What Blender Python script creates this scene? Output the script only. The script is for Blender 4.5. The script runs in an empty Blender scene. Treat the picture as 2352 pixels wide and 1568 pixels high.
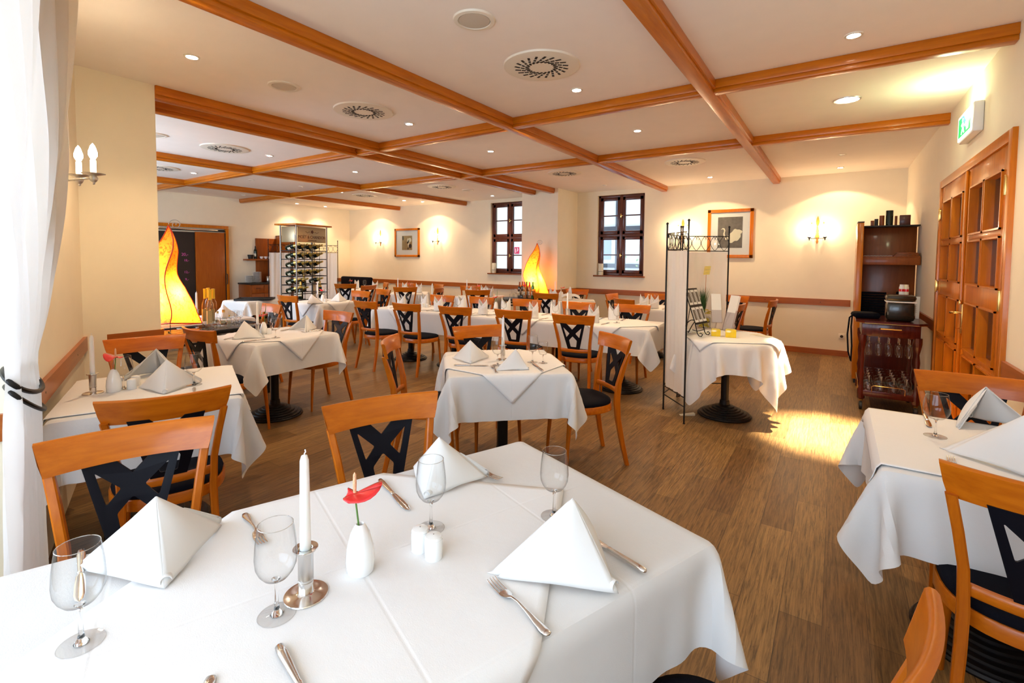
import bpy, bmesh, math, random
import numpy as np
from mathutils import Vector, Matrix
from mathutils.bvhtree import BVHTree
random.seed(7); np.random.seed(7)
S = bpy.context.scene; COL = S.collection
PI = math.pi; R = math.radians
# ---------------------------------------------------------------- camera, world, exposure
F, PX, PY, YAW, PIT, ROL, EYE = 1104.518, 1176.0, 646.493, .593, -.048, -.008, 1.5
cyw, syw, cp, sp = math.cos(YAW), math.sin(YAW), math.cos(PIT), math.sin(PIT)
fwd = Vector((-syw*cp, cyw*cp, sp)); rgt = Vector((cyw, syw, 0)); dwn = fwd.cross(rgt)
cr_, sr_ = math.cos(ROL), math.sin(ROL)
rgt2 = rgt*cr_ + dwn*sr_; dwn2 = dwn*cr_ - rgt*sr_
cam_d = bpy.data.cameras.new('camera'); cam = bpy.data.objects.new('camera', cam_d); COL.objects.link(cam)
M3 = Matrix((rgt2, -dwn2, -fwd)).transposed()
cam.matrix_world = Matrix.Translation((0, 0, EYE)) @ M3.to_4x4()
cam_d.sensor_width = 36; cam_d.lens = 36*F/2352
cam_d.shift_x = (1176-PX)/2352; cam_d.shift_y = -(784-PY)/2352
cam_d.clip_start = .05; cam_d.clip_end = 200
S.camera = cam
def ray(px, py):
    return rgt2*((px-PX)/F) + dwn2*((py-PY)/F) + fwd
def at(px, py, z):                       # point on the horizontal plane z seen at a pixel of the photograph
    d = ray(px, py); t = (z-EYE)/d.z
    return (d.x*t, d.y*t, z)
S.view_settings.view_transform = 'Standard'; S.view_settings.look = 'None'
S.view_settings.exposure = EXPO = 1.04; S.view_settings.gamma = 1; S.view_settings.use_curve_mapping = False
try:
    S.cycles.use_denoising = True; S.cycles.use_adaptive_sampling = True; S.cycles.adaptive_threshold = .04; S.cycles.max_bounces = 8; S.cycles.diffuse_bounces = 4; S.cycles.glossy_bounces = 4
    S.cycles.transmission_bounces = 6; S.cycles.transparent_max_bounces = 24; S.cycles.sample_clamp_indirect = 6
    S.cycles.caustics_reflective = False; S.cycles.caustics_refractive = False
except Exception: pass
W = bpy.data.worlds.new('daylight'); S.world = W; W.use_nodes = True
bg = W.node_tree.nodes['Background']; bg.inputs[0].default_value = (.80, .90, 1, 1); bg.inputs[1].default_value = 1.15
WARM = (1, .695, .405)
def lamp(name, kind, loc, power, color, parent=None, rot=None, **kw):
    d = bpy.data.lights.new(name, kind); d.energy = power; d.color = color
    for k, v in kw.items(): setattr(d, k, v)
    o = bpy.data.objects.new(name, d); COL.objects.link(o); o.location = loc
    if rot: o.rotation_euler = rot
    if parent: o.parent = parent
    return o
def aim(o, target):
    o.rotation_euler = (Vector(target)-Vector(o.location)).to_track_quat('-Z', 'Y').to_euler()
# daylight through the windows of the near wall (behind the camera) and the window niche on the left
P_SKY = 0.36
def daylight(name, loc, target, w, h, power):
    o = lamp(name, 'AREA', loc, power*P_SKY, (.60, .77, 1)); o.data.shape = 'RECTANGLE'; o.data.size = w; o.data.size_y = h; aim(o, target)
daylight('daylight_niche', (-2.35, -.72, 1.65), (-1.9, .9, 2.3), 1.7, 1.7, 48)
daylight('daylight_near', (-.35, -1.32, 1.6), (-1.2, 2.6, 3.2), 1.9, 1.6, 66)
daylight('daylight_far_room', (-8.2, .62, 1.7), (-8.2, 4, 2.6), 4.2, 1.5, 210)
# ---------------------------------------------------------------- materials
def newmat(n):
    m = bpy.data.materials.new(n); m.use_nodes = True
    return m, m.node_tree.nodes, m.node_tree.links, m.node_tree.nodes['Principled BSDF']
def setp(b, **k):
    for a, v in k.items():
        a = a.replace('_', ' ')
        if a in b.inputs:
            b.inputs[a].default_value = (*v, 1) if isinstance(v, tuple) and len(v) == 3 else v
def plain(n, col, rough=.5, metal=0., bump=0., bscale=60, coat=0., var=0., vscale=6, **k):
    m, N, L, b = newmat(n); setp(b, Base_Color=col, Roughness=rough, Metallic=metal, Coat_Weight=coat, Coat_Roughness=.08, **k)
    tc = N.new('ShaderNodeTexCoord')
    ns = N.new('ShaderNodeTexNoise'); ns.inputs['Scale'].default_value = vscale; ns.inputs['Detail'].default_value = 4; L.new(tc.outputs['Object'], ns.inputs[0])
    rp = N.new('ShaderNodeMix'); rp.data_type = 'RGBA'
    v = var if var else .03
    rp.inputs['A'].default_value = tuple(min(1, c*(1-v)) for c in col)+(1,); rp.inputs['B'].default_value = tuple(min(1, c*(1+v)) for c in col)+(1,)
    L.new(ns.outputs[0], rp.inputs['Factor']); L.new(rp.outputs['Result'], b.inputs['Base Color'])
    if bump:
        n2 = N.new('ShaderNodeTexNoise'); n2.inputs['Scale'].default_value = bscale; n2.inputs['Detail'].default_value = 3; L.new(tc.outputs['Object'], n2.inputs[0])
        bp = N.new('ShaderNodeBump'); bp.inputs['Strength'].default_value = bump; bp.inputs['Distance'].default_value = .01
        L.new(n2.outputs[0], bp.inputs['Height']); L.new(bp.outputs[0], b.inputs['Normal'])
    return m
def wood(n, c1, c2, rough=.3, coat=.2, stretch=(14, 14, 1.2), scale=3., bump=.05):
    m, N, L, b = newmat(n); setp(b, Roughness=rough, Coat_Weight=coat*.5, Coat_Roughness=.10, Specular_IOR_Level=.28)
    tc = N.new('ShaderNodeTexCoord'); mp = N.new('ShaderNodeMapping'); mp.inputs['Scale'].default_value = stretch; L.new(tc.outputs['Object'], mp.inputs[0])
    ns = N.new('ShaderNodeTexNoise'); ns.inputs['Scale'].default_value = scale; ns.inputs['Detail'].default_value = 6; ns.inputs['Roughness'].default_value = .6; L.new(mp.outputs[0], ns.inputs[0])
    cr = N.new('ShaderNodeValToRGB'); cr.color_ramp.elements[0].position = .3; cr.color_ramp.elements[0].color = (*c1, 1); cr.color_ramp.elements[1].position = .72; cr.color_ramp.elements[1].color = (*c2, 1)
    L.new(ns.outputs[0], cr.inputs[0]); L.new(cr.outputs[0], b.inputs['Base Color'])
    bp = N.new('ShaderNodeBump'); bp.inputs['Strength'].default_value = bump; bp.inputs['Distance'].default_value = .004; L.new(ns.outputs[0], bp.inputs['Height']); L.new(bp.outputs[0], b.inputs['Normal'])
    return m
def thin_glass(n, tint=(.985, .99, .99), base=.035, edge=.60, power=.5, dark=.42):
    m, N, L, b = newmat(n); N.remove(b); out = N['Material Output']
    tr = N.new('ShaderNodeBsdfTransparent'); gl = N.new('ShaderNodeBsdfGlossy'); gl.inputs['Roughness'].default_value = .02
    lw = N.new('ShaderNodeLayerWeight'); lw.inputs['Blend'].default_value = power
    mc = N.new('ShaderNodeMix'); mc.data_type = 'RGBA'; mc.inputs['A'].default_value = (*tint, 1); mc.inputs['B'].default_value = tuple(c*dark for c in tint)+(1,)
    p2 = N.new('ShaderNodeMath'); p2.operation = 'POWER'; p2.inputs[1].default_value = 3.0; L.new(lw.outputs['Facing'], p2.inputs[0]); L.new(p2.outputs[0], mc.inputs['Factor']); L.new(mc.outputs['Result'], tr.inputs[0])
    mr = N.new('ShaderNodeMapRange'); mr.inputs['To Min'].default_value = base; mr.inputs['To Max'].default_value = edge; L.new(p2.outputs[0], mr.inputs['Value'])
    mx = N.new('ShaderNodeMixShader'); L.new(mr.outputs[0], mx.inputs[0]); L.new(tr.outputs[0], mx.inputs[1]); L.new(gl.outputs[0], mx.inputs[2]); L.new(mx.outputs[0], out.inputs[0])
    return m
def emit(n, col, s):
    m, N, L, b = newmat(n); setp(b, Base_Color=col, Roughness=.5, Emission_Color=col, Emission_Strength=s); return m
def cloth_mat(n, col, trans=.25, bump=.12, crease=False):
    m, N, L, b = newmat(n); setp(b, Base_Color=col, Roughness=.85, Sheen_Weight=.1); out = N['Material Output']
    tc = N.new('ShaderNodeTexCoord')
    ns = N.new('ShaderNodeTexNoise'); ns.inputs['Scale'].default_value = 5; ns.inputs['Detail'].default_value = 4; L.new(tc.outputs['Object'], ns.inputs[0])
    wv = N.new('ShaderNodeTexNoise'); wv.inputs['Scale'].default_value = 420; L.new(tc.outputs['Object'], wv.inputs[0])
    ad = N.new('ShaderNodeMath'); ad.operation = 'MULTIPLY_ADD'; ad.inputs[1].default_value = .05; L.new(wv.outputs[0], ad.inputs[0]); L.new(ns.outputs[0], ad.inputs[2])
    bp = N.new('ShaderNodeBump'); bp.inputs['Strength'].default_value = bump; bp.inputs['Distance'].default_value = .02; L.new(ad.outputs[0], bp.inputs['Height'])
    if crease:       # ironed-in fold lines
        sp3 = N.new('ShaderNodeSeparateXYZ'); L.new(tc.outputs['Object'], sp3.inputs[0]); h = None
        for ax, per in (('X', .21), ('Y', .24)):
            pg = N.new('ShaderNodeMath'); pg.operation = 'PINGPONG'; pg.inputs[1].default_value = per; L.new(sp3.outputs[ax], pg.inputs[0])
            mr = N.new('ShaderNodeMapRange'); mr.interpolation_type = 'SMOOTHSTEP'; mr.inputs['From Max'].default_value = .007; L.new(pg.outputs[0], mr.inputs['Value'])
            if h: mu = N.new('ShaderNodeMath'); mu.operation = 'ADD'; L.new(h, mu.inputs[0]); L.new(mr.outputs[0], mu.inputs[1]); h = mu.outputs[0]
            else: h = mr.outputs[0]
        b2 = N.new('ShaderNodeBump'); b2.inputs['Strength'].default_value = .35; b2.inputs['Distance'].default_value = .0015; L.new(h, b2.inputs['Height']); L.new(bp.outputs[0], b2.inputs['Normal']); bp = b2
    L.new(bp.outputs[0], b.inputs['Normal'])
    if trans:
        t = N.new('ShaderNodeBsdfTranslucent'); t.inputs[0].default_value = (*col, 1); L.new(bp.outputs[0], t.inputs['Normal'])
        mx = N.new('ShaderNodeMixShader'); mx.inputs[0].default_value = trans; L.new(b.outputs[0], mx.inputs[1]); L.new(t.outputs[0], mx.inputs[2]); L.new(mx.outputs[0], out.inputs[0])
    return m
MT = {}
MT['wall'] = plain('wall_plaster', (.91, .815, .62), .9, bump=.06, bscale=220)
MT['ceiling'] = plain('ceiling_plaster', (.95, .86, .76), .95)
MT['beech'] = wood('orange_beech', (.42, .092, .0025), (.58, .152, .005), .28, .3)
MT['beechx'] = wood('orange_beech_across', (.42, .092, .0025), (.58, .152, .005), .28, .3, stretch=(1.2, 14, 14))
MT['rail'] = wood('rail_wood', (.33, .082, .012), (.44, .125, .020), .35, .3, stretch=(1, 1, 14))
MT['beam'] = wood('beam_wood', (.45, .112, .0025), (.61, .175, .005), .3, .4, stretch=(14, 1.2, 14))
MT['beamx'] = wood('beam_wood_across', (.45, .112, .0025), (.61, .175, .005), .3, .4, stretch=(1.2, 14, 14))
MT['door'] = wood('door_wood', (.50, .130, .0025), (.66, .195, .005), .28, .45)
MT['doorback'] = wood('door_board_wood', (.48, .125, .0025), (.62, .180, .005), .5, .1)
MT['cabinet'] = wood('cabinet_wood', (.22, .050, .006), (.32, .080, .011), .35, .3)
MT['mahog'] = wood('mahogany', (.06, .007, .004), (.10, .013, .006), .25, .5)
MT['wframe'] = wood('window_wood', (.085, .022, .012), (.13, .036, .018), .35, .3)
MT['cushion'] = plain('black_cushion', (.004, .004, .008), .8, Specular_IOR_Level=.1, bump=.2, bscale=500)
MT['splat'] = plain('black_board', (.0035, .0035, .007), .5, Specular_IOR_Level=.16)
MT['topper'] = None
MT['iron'] = plain('black_iron', (.018, .016, .015), .45, metal=.6)
MT['castiron'] = plain('cast_iron', (.010, .007, .006), .40, metal=.2, Specular_IOR_Level=.3)
MT['chrome'] = plain('steel', (.72, .68, .64), .16, metal=1.)
MT['dsteel'] = plain('dark_steel', (.22, .20, .18), .30, metal=1.)
MT['brushed'] = plain('brushed_steel', (.62, .60, .58), .32, metal=1.)
MT['brass'] = plain('brass', (.85, .56, .18), .22, metal=1.)
MT['linen'] = cloth_mat('white_linen', (.80, .79, .775), .12, .30, True)
MT['topper'] = cloth_mat('topper_linen', (.815, .80, .785), 0, .22, True)
MT['napkin'] = cloth_mat('napkin_linen', (.86, .845, .82), .12, .05)
MT['curtain'] = cloth_mat('curtain_fabric', (.90, .87, .84), .42, .05)
MT['screen'] = cloth_mat('screen_fabric', (.92, .88, .82), .35, .05)
MT['porcelain'] = plain('porcelain', (.88, .88, .86), .12, coat=.5)
MT['wax'] = plain('candle_wax', (.90, .88, .85), .35, Subsurface_Weight=.2)
MT['glass'] = thin_glass('drinking_glass')
MT['glass_foot'] = thin_glass('glass_foot', (.99, .99, .99), .04, .45, .5, .85)
MT['glass_rim'] = thin_glass('glass_rim', (.9, .92, .92), .45, .8)
MT['solid_glass'] = plain('solid_glass', (.97, .98, .98), .01, Transmission_Weight=1., IOR=1.45)
MT['label2'] = plain('orange_label', (.85, .62, .30), .6, var=.3, vscale=60)
MT['pane'] = thin_glass('window_pane', (.96, .98, .98), .02, .35)
MT['gglass'] = plain('bottle_green', (.004, .012, .005), .10, coat=.2, Specular_IOR_Level=.35)
MT['dglass'] = plain('bottle_brown', (.03, .012, .006), .06, coat=.6)
MT['lgreen'] = plain('bottle_light_green', (.10, .30, .06), .08, coat=.6)
MT['amber'] = plain('bottle_amber', (.55, .22, .05), .08, coat=.6)
MT['foil'] = plain('gold_foil', (.75, .55, .16), .35, metal=.8)
MT['label'] = plain('cream_label', (.80, .74, .56), .6)
MT['yellowcap'] = plain('yellow_cap', (.85, .55, .02), .4)
MT['red'] = plain('red_flower', (.75, .015, .02), .25, coat=.6, var=.2)
MT['spadix'] = plain('spadix', (.85, .50, .28), .6, bump=.5, bscale=300)
MT['green'] = plain('stem_green', (.10, .22, .04), .45, var=.3)
MT['dgreen'] = plain('grass_green', (.03, .10, .02), .5, var=.4)
MT['yellow'] = plain('yellow_petals', (.90, .68, .02), .5, var=.2)
MT['white'] = plain('white_plastic', (.82, .80, .76), .4)
MT['paper'] = plain('paper', (.88, .86, .82), .7)
MT['grey'] = plain('grey_print', (.16, .14, .12), .7, var=.5, vscale=18)
MT['black'] = plain('black_matt', (.012, .011, .010), .5)
MT['vent'] = plain('vent_plate', (.84, .76, .62), .5)
MT['void'] = plain('vent_void', (.03, .02, .012), .9)
MT['mesh'] = plain('speaker_mesh', (.66, .58, .46), .6, bump=.4, bscale=900)
MT['board'] = plain('chalkboard', (.030, .020, .016), .7, var=.3, vscale=3)
MT['chalk'] = plain('pink_chalk', (.75, .12, .45), .8)
MT['plexi'] = thin_glass('acrylic', (.95, .93, .94), .06, .6)
MT['bulb'] = emit('bulb_glow', (1, .88, .66), 40)
MT['spot'] = emit('spot_glow', (1, .93, .80), 60)
MT['bigspot'] = emit('big_spot_glow', (1, .95, .80), 30)
MT['candletube'] = emit('candle_tube_glow', (1, .85, .60), 3)
def floor_mat():
    m, N, L, b = newmat('oak_planks')
    tc = N.new('ShaderNodeTexCoord'); sep = N.new('ShaderNodeSeparateXYZ'); L.new(tc.outputs['Object'], sep.inputs[0])
    cmb = N.new('ShaderNodeCombineXYZ'); L.new(sep.outputs['Y'], cmb.inputs['X']); L.new(sep.outputs['X'], cmb.inputs['Y'])
    br = N.new('ShaderNodeTexBrick'); br.inputs['Scale'].default_value = 1; br.inputs['Brick Width'].default_value = 1.15; br.inputs['Row Height'].default_value = .155
    br.inputs['Mortar Size'].default_value = .0012; br.inputs['Mortar Smooth'].default_value = .3; br.offset = .37; br.inputs['Bias'].default_value = 0
    br.inputs['Color1'].default_value = (.165, .086, .031, 1); br.inputs['Color2'].default_value = (.28, .165, .064, 1); br.inputs['Mortar'].default_value = (.05, .022, .009, 1)
    L.new(cmb.outputs[0], br.inputs[0])
    mp = N.new('ShaderNodeMapping'); mp.inputs['Scale'].default_value = (34, 1.6, 1); L.new(tc.outputs['Object'], mp.inputs[0])
    ns = N.new('ShaderNodeTexNoise'); ns.inputs['Scale'].default_value = 3; ns.inputs['Detail'].default_value = 8; ns.inputs['Roughness'].default_value = .7; ns.inputs['Distortion'].default_value = .6; L.new(mp.outputs[0], ns.inputs[0])
    cr = N.new('ShaderNodeValToRGB'); cr.color_ramp.elements[0].position = .33; cr.color_ramp.elements[0].color = (.22, .18, .15, 1); cr.color_ramp.elements[1].position = .60; cr.color_ramp.elements[1].color = (1.25, 1.18, 1.02, 1)
    L.new(ns.outputs[0], cr.inputs[0])
    mx = N.new('ShaderNodeMix'); mx.data_type = 'RGBA'; mx.blend_type = 'MULTIPLY'; mx.inputs['Factor'].default_value = .85
    L.new(br.outputs['Color'], mx.inputs['A']); L.new(cr.outputs[0], mx.inputs['B']); L.new(mx.outputs['Result'], b.inputs['Base Color'])
    m2 = N.new('ShaderNodeMapping'); m2.inputs['Scale'].default_value = (26, 1.1, 1); L.new(tc.outputs['Object'], m2.inputs[0])
    n2 = N.new('ShaderNodeTexNoise'); n2.inputs['Scale'].default_value = 2.2; n2.inputs['Detail'].default_value = 3; n2.inputs['Distortion'].default_value = 1.2; L.new(m2.outputs[0], n2.inputs[0])
    c2 = N.new('ShaderNodeValToRGB'); e = c2.color_ramp.elements; e[0].position = .485; e[0].color = (1, 1, 1, 1); e[1].position = .515; e[1].color = (1, 1, 1, 1); q = c2.color_ramp.elements.new(.5); q.color = (.42, .36, .32, 1)
    L.new(n2.outputs[0], c2.inputs[0]); mx2 = N.new('ShaderNodeMix'); mx2.data_type = 'RGBA'; mx2.blend_type = 'MULTIPLY'; mx2.inputs['Factor'].default_value = .7
    L.new(mx.outputs['Result'], mx2.inputs['A']); L.new(c2.outputs[0], mx2.inputs['B']); L.new(mx2.outputs['Result'], b.inputs['Base Color'])
    setp(b, Roughness=.40, Specular_IOR_Level=.4)
    bp = N.new('ShaderNodeBump'); bp.inputs['Strength'].default_value = .25; bp.inputs['Distance'].default_value = .004; L.new(ns.outputs[0], bp.inputs['Height']); L.new(bp.outputs[0], b.inputs['Normal'])
    return m
MT['floor'] = floor_mat()
# ---------------------------------------------------------------- mesh helpers
class MB:
    def __init__(s): s.v = []; s.f = []
    def add(s, v, f):
        n = len(s.v); s.v += [tuple(p) for p in v]; s.f += [tuple(i+n for i in q) for q in f]; return s
    def box(s, x0, x1, y0, y1, z0, z1, bev=0, M=None):
        bm = bmesh.new(); bmesh.ops.create_cube(bm, size=1)
        for v in bm.verts: v.co = Vector(((x0+x1)/2+v.co.x*(x1-x0), (y0+y1)/2+v.co.y*(y1-y0), (z0+z1)/2+v.co.z*(z1-z0)))
        if bev: bmesh.ops.bevel(bm, geom=bm.edges[:], offset=bev, segments=2, profile=.5, affect='EDGES')
        bm.verts.index_update()
        s.add([(M @ v.co if M else v.co) for v in bm.verts], [[v.index for v in f.verts] for f in bm.faces]); bm.free(); return s
    def lathe(s, prof, c=(0, 0, 0), n=24, sx=1, sy=1, M=None):
        v = []; f = []; m = len(prof)
        for r, z in prof:
            for i in range(n):
                a = 2*PI*i/n; p = Vector((c[0]+sx*r*math.cos(a), c[1]+sy*r*math.sin(a), c[2]+z)); v.append(M @ p if M else p)
        for j in range(m-1):
            for i in range(n):
                k = (i+1) % n; f.append((j*n+i, j*n+k, (j+1)*n+k, (j+1)*n+i))
        if prof[0][0] > 1e-4: f.append(tuple(range(n))[::-1]) if s.cap else None
        if prof[-1][0] > 1e-4: f.append(tuple((m-1)*n+i for i in range(n))) if s.cap else None
        s.add(v, f); return s
    cap = True
    def tube(s, pts, r, n=8, closed=False):
        pts = [Vector(p) for p in pts]; m = len(pts); v = []; f = []
        up = None
        for j, p in enumerate(pts):
            a = pts[j-1] if j > 0 else (pts[-1] if closed else p); b = pts[(j+1) % m] if (j < m-1 or closed) else p
            t = (b-a).normalized() if (b-a).length > 1e-9 else Vector((0, 0, 1))
            if up is None: up = Vector((0, 0, 1)) if abs(t.z) < .9 else Vector((1, 0, 0))
            x = t.cross(up)
            if x.length < 1e-6: x = t.cross(Vector((1, 0, 0)))
            x.normalize(); y = x.cross(t).normalized(); up = y
            rr = r[j] if isinstance(r, (list, tuple)) else r
            for i in range(n):
                a2 = 2*PI*i/n; v.append(p+x*(rr*math.cos(a2))+y*(rr*math.sin(a2)))
        for j in range(m if closed else m-1):
            q = (j+1) % m
            for i in range(n):
                k = (i+1) % n; f.append((j*n+i, j*n+k, q*n+k, q*n+i))
        if not closed: f.append(tuple(range(n))[::-1]); f.append(tuple((m-1)*n+i for i in range(n)))
        s.add(v, f); return s
    def loft(s, rings, cap=True, close=True):
        n = len(rings[0]); v = [p for r in rings for p in r]; f = []
        for j in range(len(rings)-1):
            for i in range(n if close else n-1):
                k = (i+1) % n; f.append((j*n+i, j*n+k, (j+1)*n+k, (j+1)*n+i))
        if cap: f.append(tuple(range(n))[::-1]); f.append(tuple((len(rings)-1)*n+i for i in range(n)))
        s.add(v, f); return s
    def grid(s, fn, nu, nv):
        v = [fn(i/nu, j/nv) for j in range(nv+1) for i in range(nu+1)]
        f = [(j*(nu+1)+i, j*(nu+1)+i+1, (j+1)*(nu+1)+i+1, (j+1)*(nu+1)+i) for j in range(nv) for i in range(nu)]
        s.add(v, f); return s
    def prism(s, poly, y0, y1, axis='y'):      # poly of (x,z) extruded along y
        n = len(poly)
        if axis == 'y': v = [(x, y0, z) for x, z in poly]+[(x, y1, z) for x, z in poly]
        elif axis == 'x': v = [(y0, x, z) for x, z in poly]+[(y1, x, z) for x, z in poly]
        else: v = [(x, z, y0) for x, z in poly]+[(x, z, y1) for x, z in poly]
        f = [tuple(range(n)), tuple(range(2*n-1, n-1, -1))]+[(i, i+n, (i+1) % n+n, (i+1) % n) for i in range(n)]
        s.add(v, f); return s
    def xf(s, M): s.v = [tuple(M @ Vector(p)) for p in s.v]; return s
    def build(s, name, mat, parent=None, smooth=35):
        me = bpy.data.meshes.new(name); me.from_pydata(s.v, [], s.f); me.update()
        bm = bmesh.new(); bm.from_mesh(me); bmesh.ops.recalc_face_normals(bm, faces=bm.faces); bm.to_mesh(me); bm.free()
        if smooth:
            me.shade_smooth(); me.set_sharp_from_angle(angle=R(smooth))
        me.materials.append(MT[mat] if isinstance(mat, str) else mat)
        o = bpy.data.objects.new(name, me); COL.objects.link(o)
        if parent: o.parent = parent
        return o
def flat(polys, thick):      # filled outline with holes -> verts/faces, plane x,z, thickness along y
    cu = bpy.data.curves.new('t', 'CURVE'); cu.dimensions = '2D'; cu.fill_mode = 'BOTH'; cu.extrude = thick/2
    for p in polys:
        sp_ = cu.splines.new('POLY'); sp_.points.add(len(p)-1); sp_.use_cyclic_u = True
        for i, (x, z) in enumerate(p): sp_.points[i].co = (x, z, 0, 1)
    o = bpy.data.objects.new('t', cu); COL.objects.link(o); dg = bpy.context.evaluated_depsgraph_get()
    me = bpy.data.meshes.new_from_object(o.evaluated_get(dg)); v = [(q.co.x, q.co.z, q.co.y) for q in me.vertices]; f = [tuple(q.vertices) for q in me.polygons]
    bpy.data.objects.remove(o); bpy.data.curves.remove(cu); bpy.data.meshes.remove(me)
    return v, f
def text_obj(body, size, mat, parent, loc, rot, ext=.0008, name='lettering', align='CENTER'):
    cu = bpy.data.curves.new('t', 'FONT'); cu.body = body; cu.size = size; cu.extrude = ext; cu.align_x = align; cu.align_y = 'CENTER'
    o = bpy.data.objects.new('t', cu); COL.objects.link(o); dg = bpy.context.evaluated_depsgraph_get()
    me = bpy.data.meshes.new_from_object(o.evaluated_get(dg)); bpy.data.objects.remove(o); bpy.data.curves.remove(cu)
    me.materials.clear(); me.materials.append(MT[mat]); o = bpy.data.objects.new(name, me); COL.objects.link(o); o.location = loc; o.rotation_euler = rot; o.parent = parent
    return o
def tag(o, label=None, cat=None, group=None, kind=None):
    if label: o['label'] = label
    if cat: o['category'] = cat
    if group: o['group'] = group
    if kind: o['kind'] = kind
    return o
def thing(name, loc=(0, 0, 0), rz=0):
    o = bpy.data.objects.new(name, None); o.empty_display_size = .05; COL.objects.link(o); o.location = loc; o.rotation_euler = (0, 0, rz); return o
def struct(o): o['kind'] = 'structure'; return o
def kids(o): return [c for c in bpy.data.objects if c.parent == o]
def copy_tree(o, parent=None, km=None):
    if km is None:
        km = {}
        for c in COL.objects:
            if c.parent: km.setdefault(c.parent.name, []).append(c)
    c = o.copy(); COL.objects.link(c); c.parent = parent
    for ch in km.get(o.name, []): copy_tree(ch, c, km)
    return c
PROTO = {}
def inst(kind, loc, deg, label, cat, group=None, s=None):
    if kind not in PROTO:
        o = BUILD[kind](); PROTO[kind] = o
    else: o = copy_tree(PROTO[kind])
    o.location = loc; o.rotation_euler = (0, 0, R(deg))
    if s: o.scale = (s, s, s)
    else: o.scale = (1, 1, 1)
    for k in ('label', 'category', 'group'):
        if k in o: del o[k]
    return tag(o, label, cat, group)
BUILD = {}
MT['stones'] = plain('yellow_stones', (.62, .50, .03), .3, var=.4, vscale=60)
MT['yglass'] = plain('yellow_glass', (.92, .62, .01), .15, coat=.5, var=.15, vscale=40)
MT['card'] = plain('printed_card', (.80, .66, .52), .6, var=.5, vscale=40)
# ---------------------------------------------------------------- room shell
HC = 2.875; XR = .828; XL = -11.97; YB = 9.15; XP = -4.62; HB = .1
m = MB().box(XL-.3, XR+.3, -2.2, YB+.3, -.1, 0); struct(m.build('floor', 'floor'))
m = MB().box(XL-.3, XR+.3, -2.2, YB+.3, HC, HC+.1); struct(m.build('ceiling', 'ceiling'))
# back wall with two window openings
WIN = [(-4.075, -3.10, 1.175, 2.785), (-6.785, -5.75, 1.155, 2.795)]
m = MB(); T = .28
m.box(XL-.2, WIN[1][0], YB, YB+T, 0, HC); m.box(WIN[1][1], WIN[0][0], YB, YB+T, 0, HC); m.box(WIN[0][1], XR+.2, YB, YB+T, 0, HC)
for x0, x1, z0, z1 in WIN: m.box(x0, x1, YB, YB+T, 0, z0); m.box(x0, x1, YB, YB+T, z1, HC)
struct(m.build('wall_back', 'wall', smooth=0))
m = MB(); D0, D1, DZ = 3.88, 6.20, 2.27
m.box(XR, XR+.2, -1.6, D0, 0, HC); m.box(XR, XR+.2, D1, YB, 0, HC); m.box(XR, XR+.2, D0, D1, DZ, HC); m.box(XR+.14, XR+.2, D0, D1, 0, DZ)
struct(m.build('wall_right', 'wall', smooth=0))
m = MB().box(XL-.2, XL, .4, YB, 0, HC); struct(m.build('wall_far_left', 'wall', smooth=0))
m = MB().box(-5.2, XP, -1.0, 1.66, 0, HC); struct(m.build('wall_pier', 'wall', smooth=0))
m = MB().box(-5.36, -4.53, 8.30, YB, 0, HC); struct(m.build('wall_pillar', 'wall', smooth=0))
# far room near wall with a window band, and the near wall behind the camera, both with openings for daylight
m = MB(); m.box(XL, -10.4, .3, .5, 0, HC); m.box(-6.0, -5.2, .3, .5, 0, HC); m.box(-10.4, -6.0, .3, .5, 0, .9); m.box(-10.4, -6.0, .3, .5, 2.5, HC)
struct(m.build('wall_far_near', 'wall', smooth=0))
def slab(m, p, q, z0, z1, t=.14, side=1):
    p = Vector((*p, 0)); q = Vector((*q, 0)); d = (q-p).normalized(); n = Vector((-d.y, d.x, 0))*t*side
    v = [p, q, q+n, p+n]; m.add([(a.x, a.y, z0) for a in v]+[(a.x, a.y, z1) for a in v], [(0, 1, 2, 3), (4, 5, 6, 7), (0, 1, 5, 4), (1, 2, 6, 5), (2, 3, 7, 6), (3, 0, 4, 7)])
OB0, OB1 = (-4.65, 1.175), (-2.62, .435)      # the oblique wall on the left
m = MB(); slab(m, OB0, OB1, 0, HC, .12, -1); slab(m, OB1, (-2.95, -.45), 0, HC, .12, -1); struct(m.build('wall_left', 'wall', smooth=0))
m = MB(); a, b = Vector((-2.95, -.45)), Vector((-1.35, -1.3))
slab(m, a, b, 0, .75, .1, -1); slab(m, a, b, 2.55, HC, .1, -1)
m.box(-1.35, XR+.2, -1.5, -1.4, 0, .8); m.box(-1.35, XR+.2, -1.5, -1.4, 2.45, HC); m.box(.6, XR+.2, -1.5, -1.4, .8, 2.45); m.box(-1.5, -1.3, -1.5, -1.3, 0, HC)
struct(m.build('wall_near', 'wall', smooth=0))
# beams
BX = [-.81, -2.665, -4.60, -5.03, -7.50, -9.82]; BY = [3.95, 5.98]
k = 1
for i, x in enumerate(BX):
    y1 = 8.3 if x in (-4.60, -5.03) else YB
    y0 = 1.66 if x in (-4.60, -5.03) else (-1.4 if x > -4 else .5)
    m = MB().box(x-.125, x, y0, y1, HC-.07, HC, .004).box(x-.11, x-.015, y0, y1, HC-HB, HC-.068, .004)
    struct(m.build('trim_%d' % k, 'beam')); k += 1
xs = [XR, *BX, XL]
for y in BY:
    for i in range(len(xs)-1):
        xa = xs[i]-(0 if i == 0 else .11); xb = xs[i+1]-.015 if i < len(xs)-2 else xs[i+1]
        m = MB().box(xb, xa, y, y+.11, HC-.066, HC, .004).box(xb, xa, y+.014, y+.096, HC-HB+.004, HC-.064, .004)
        struct(m.build('trim_%d' % k, 'beamx')); k += 1
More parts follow.
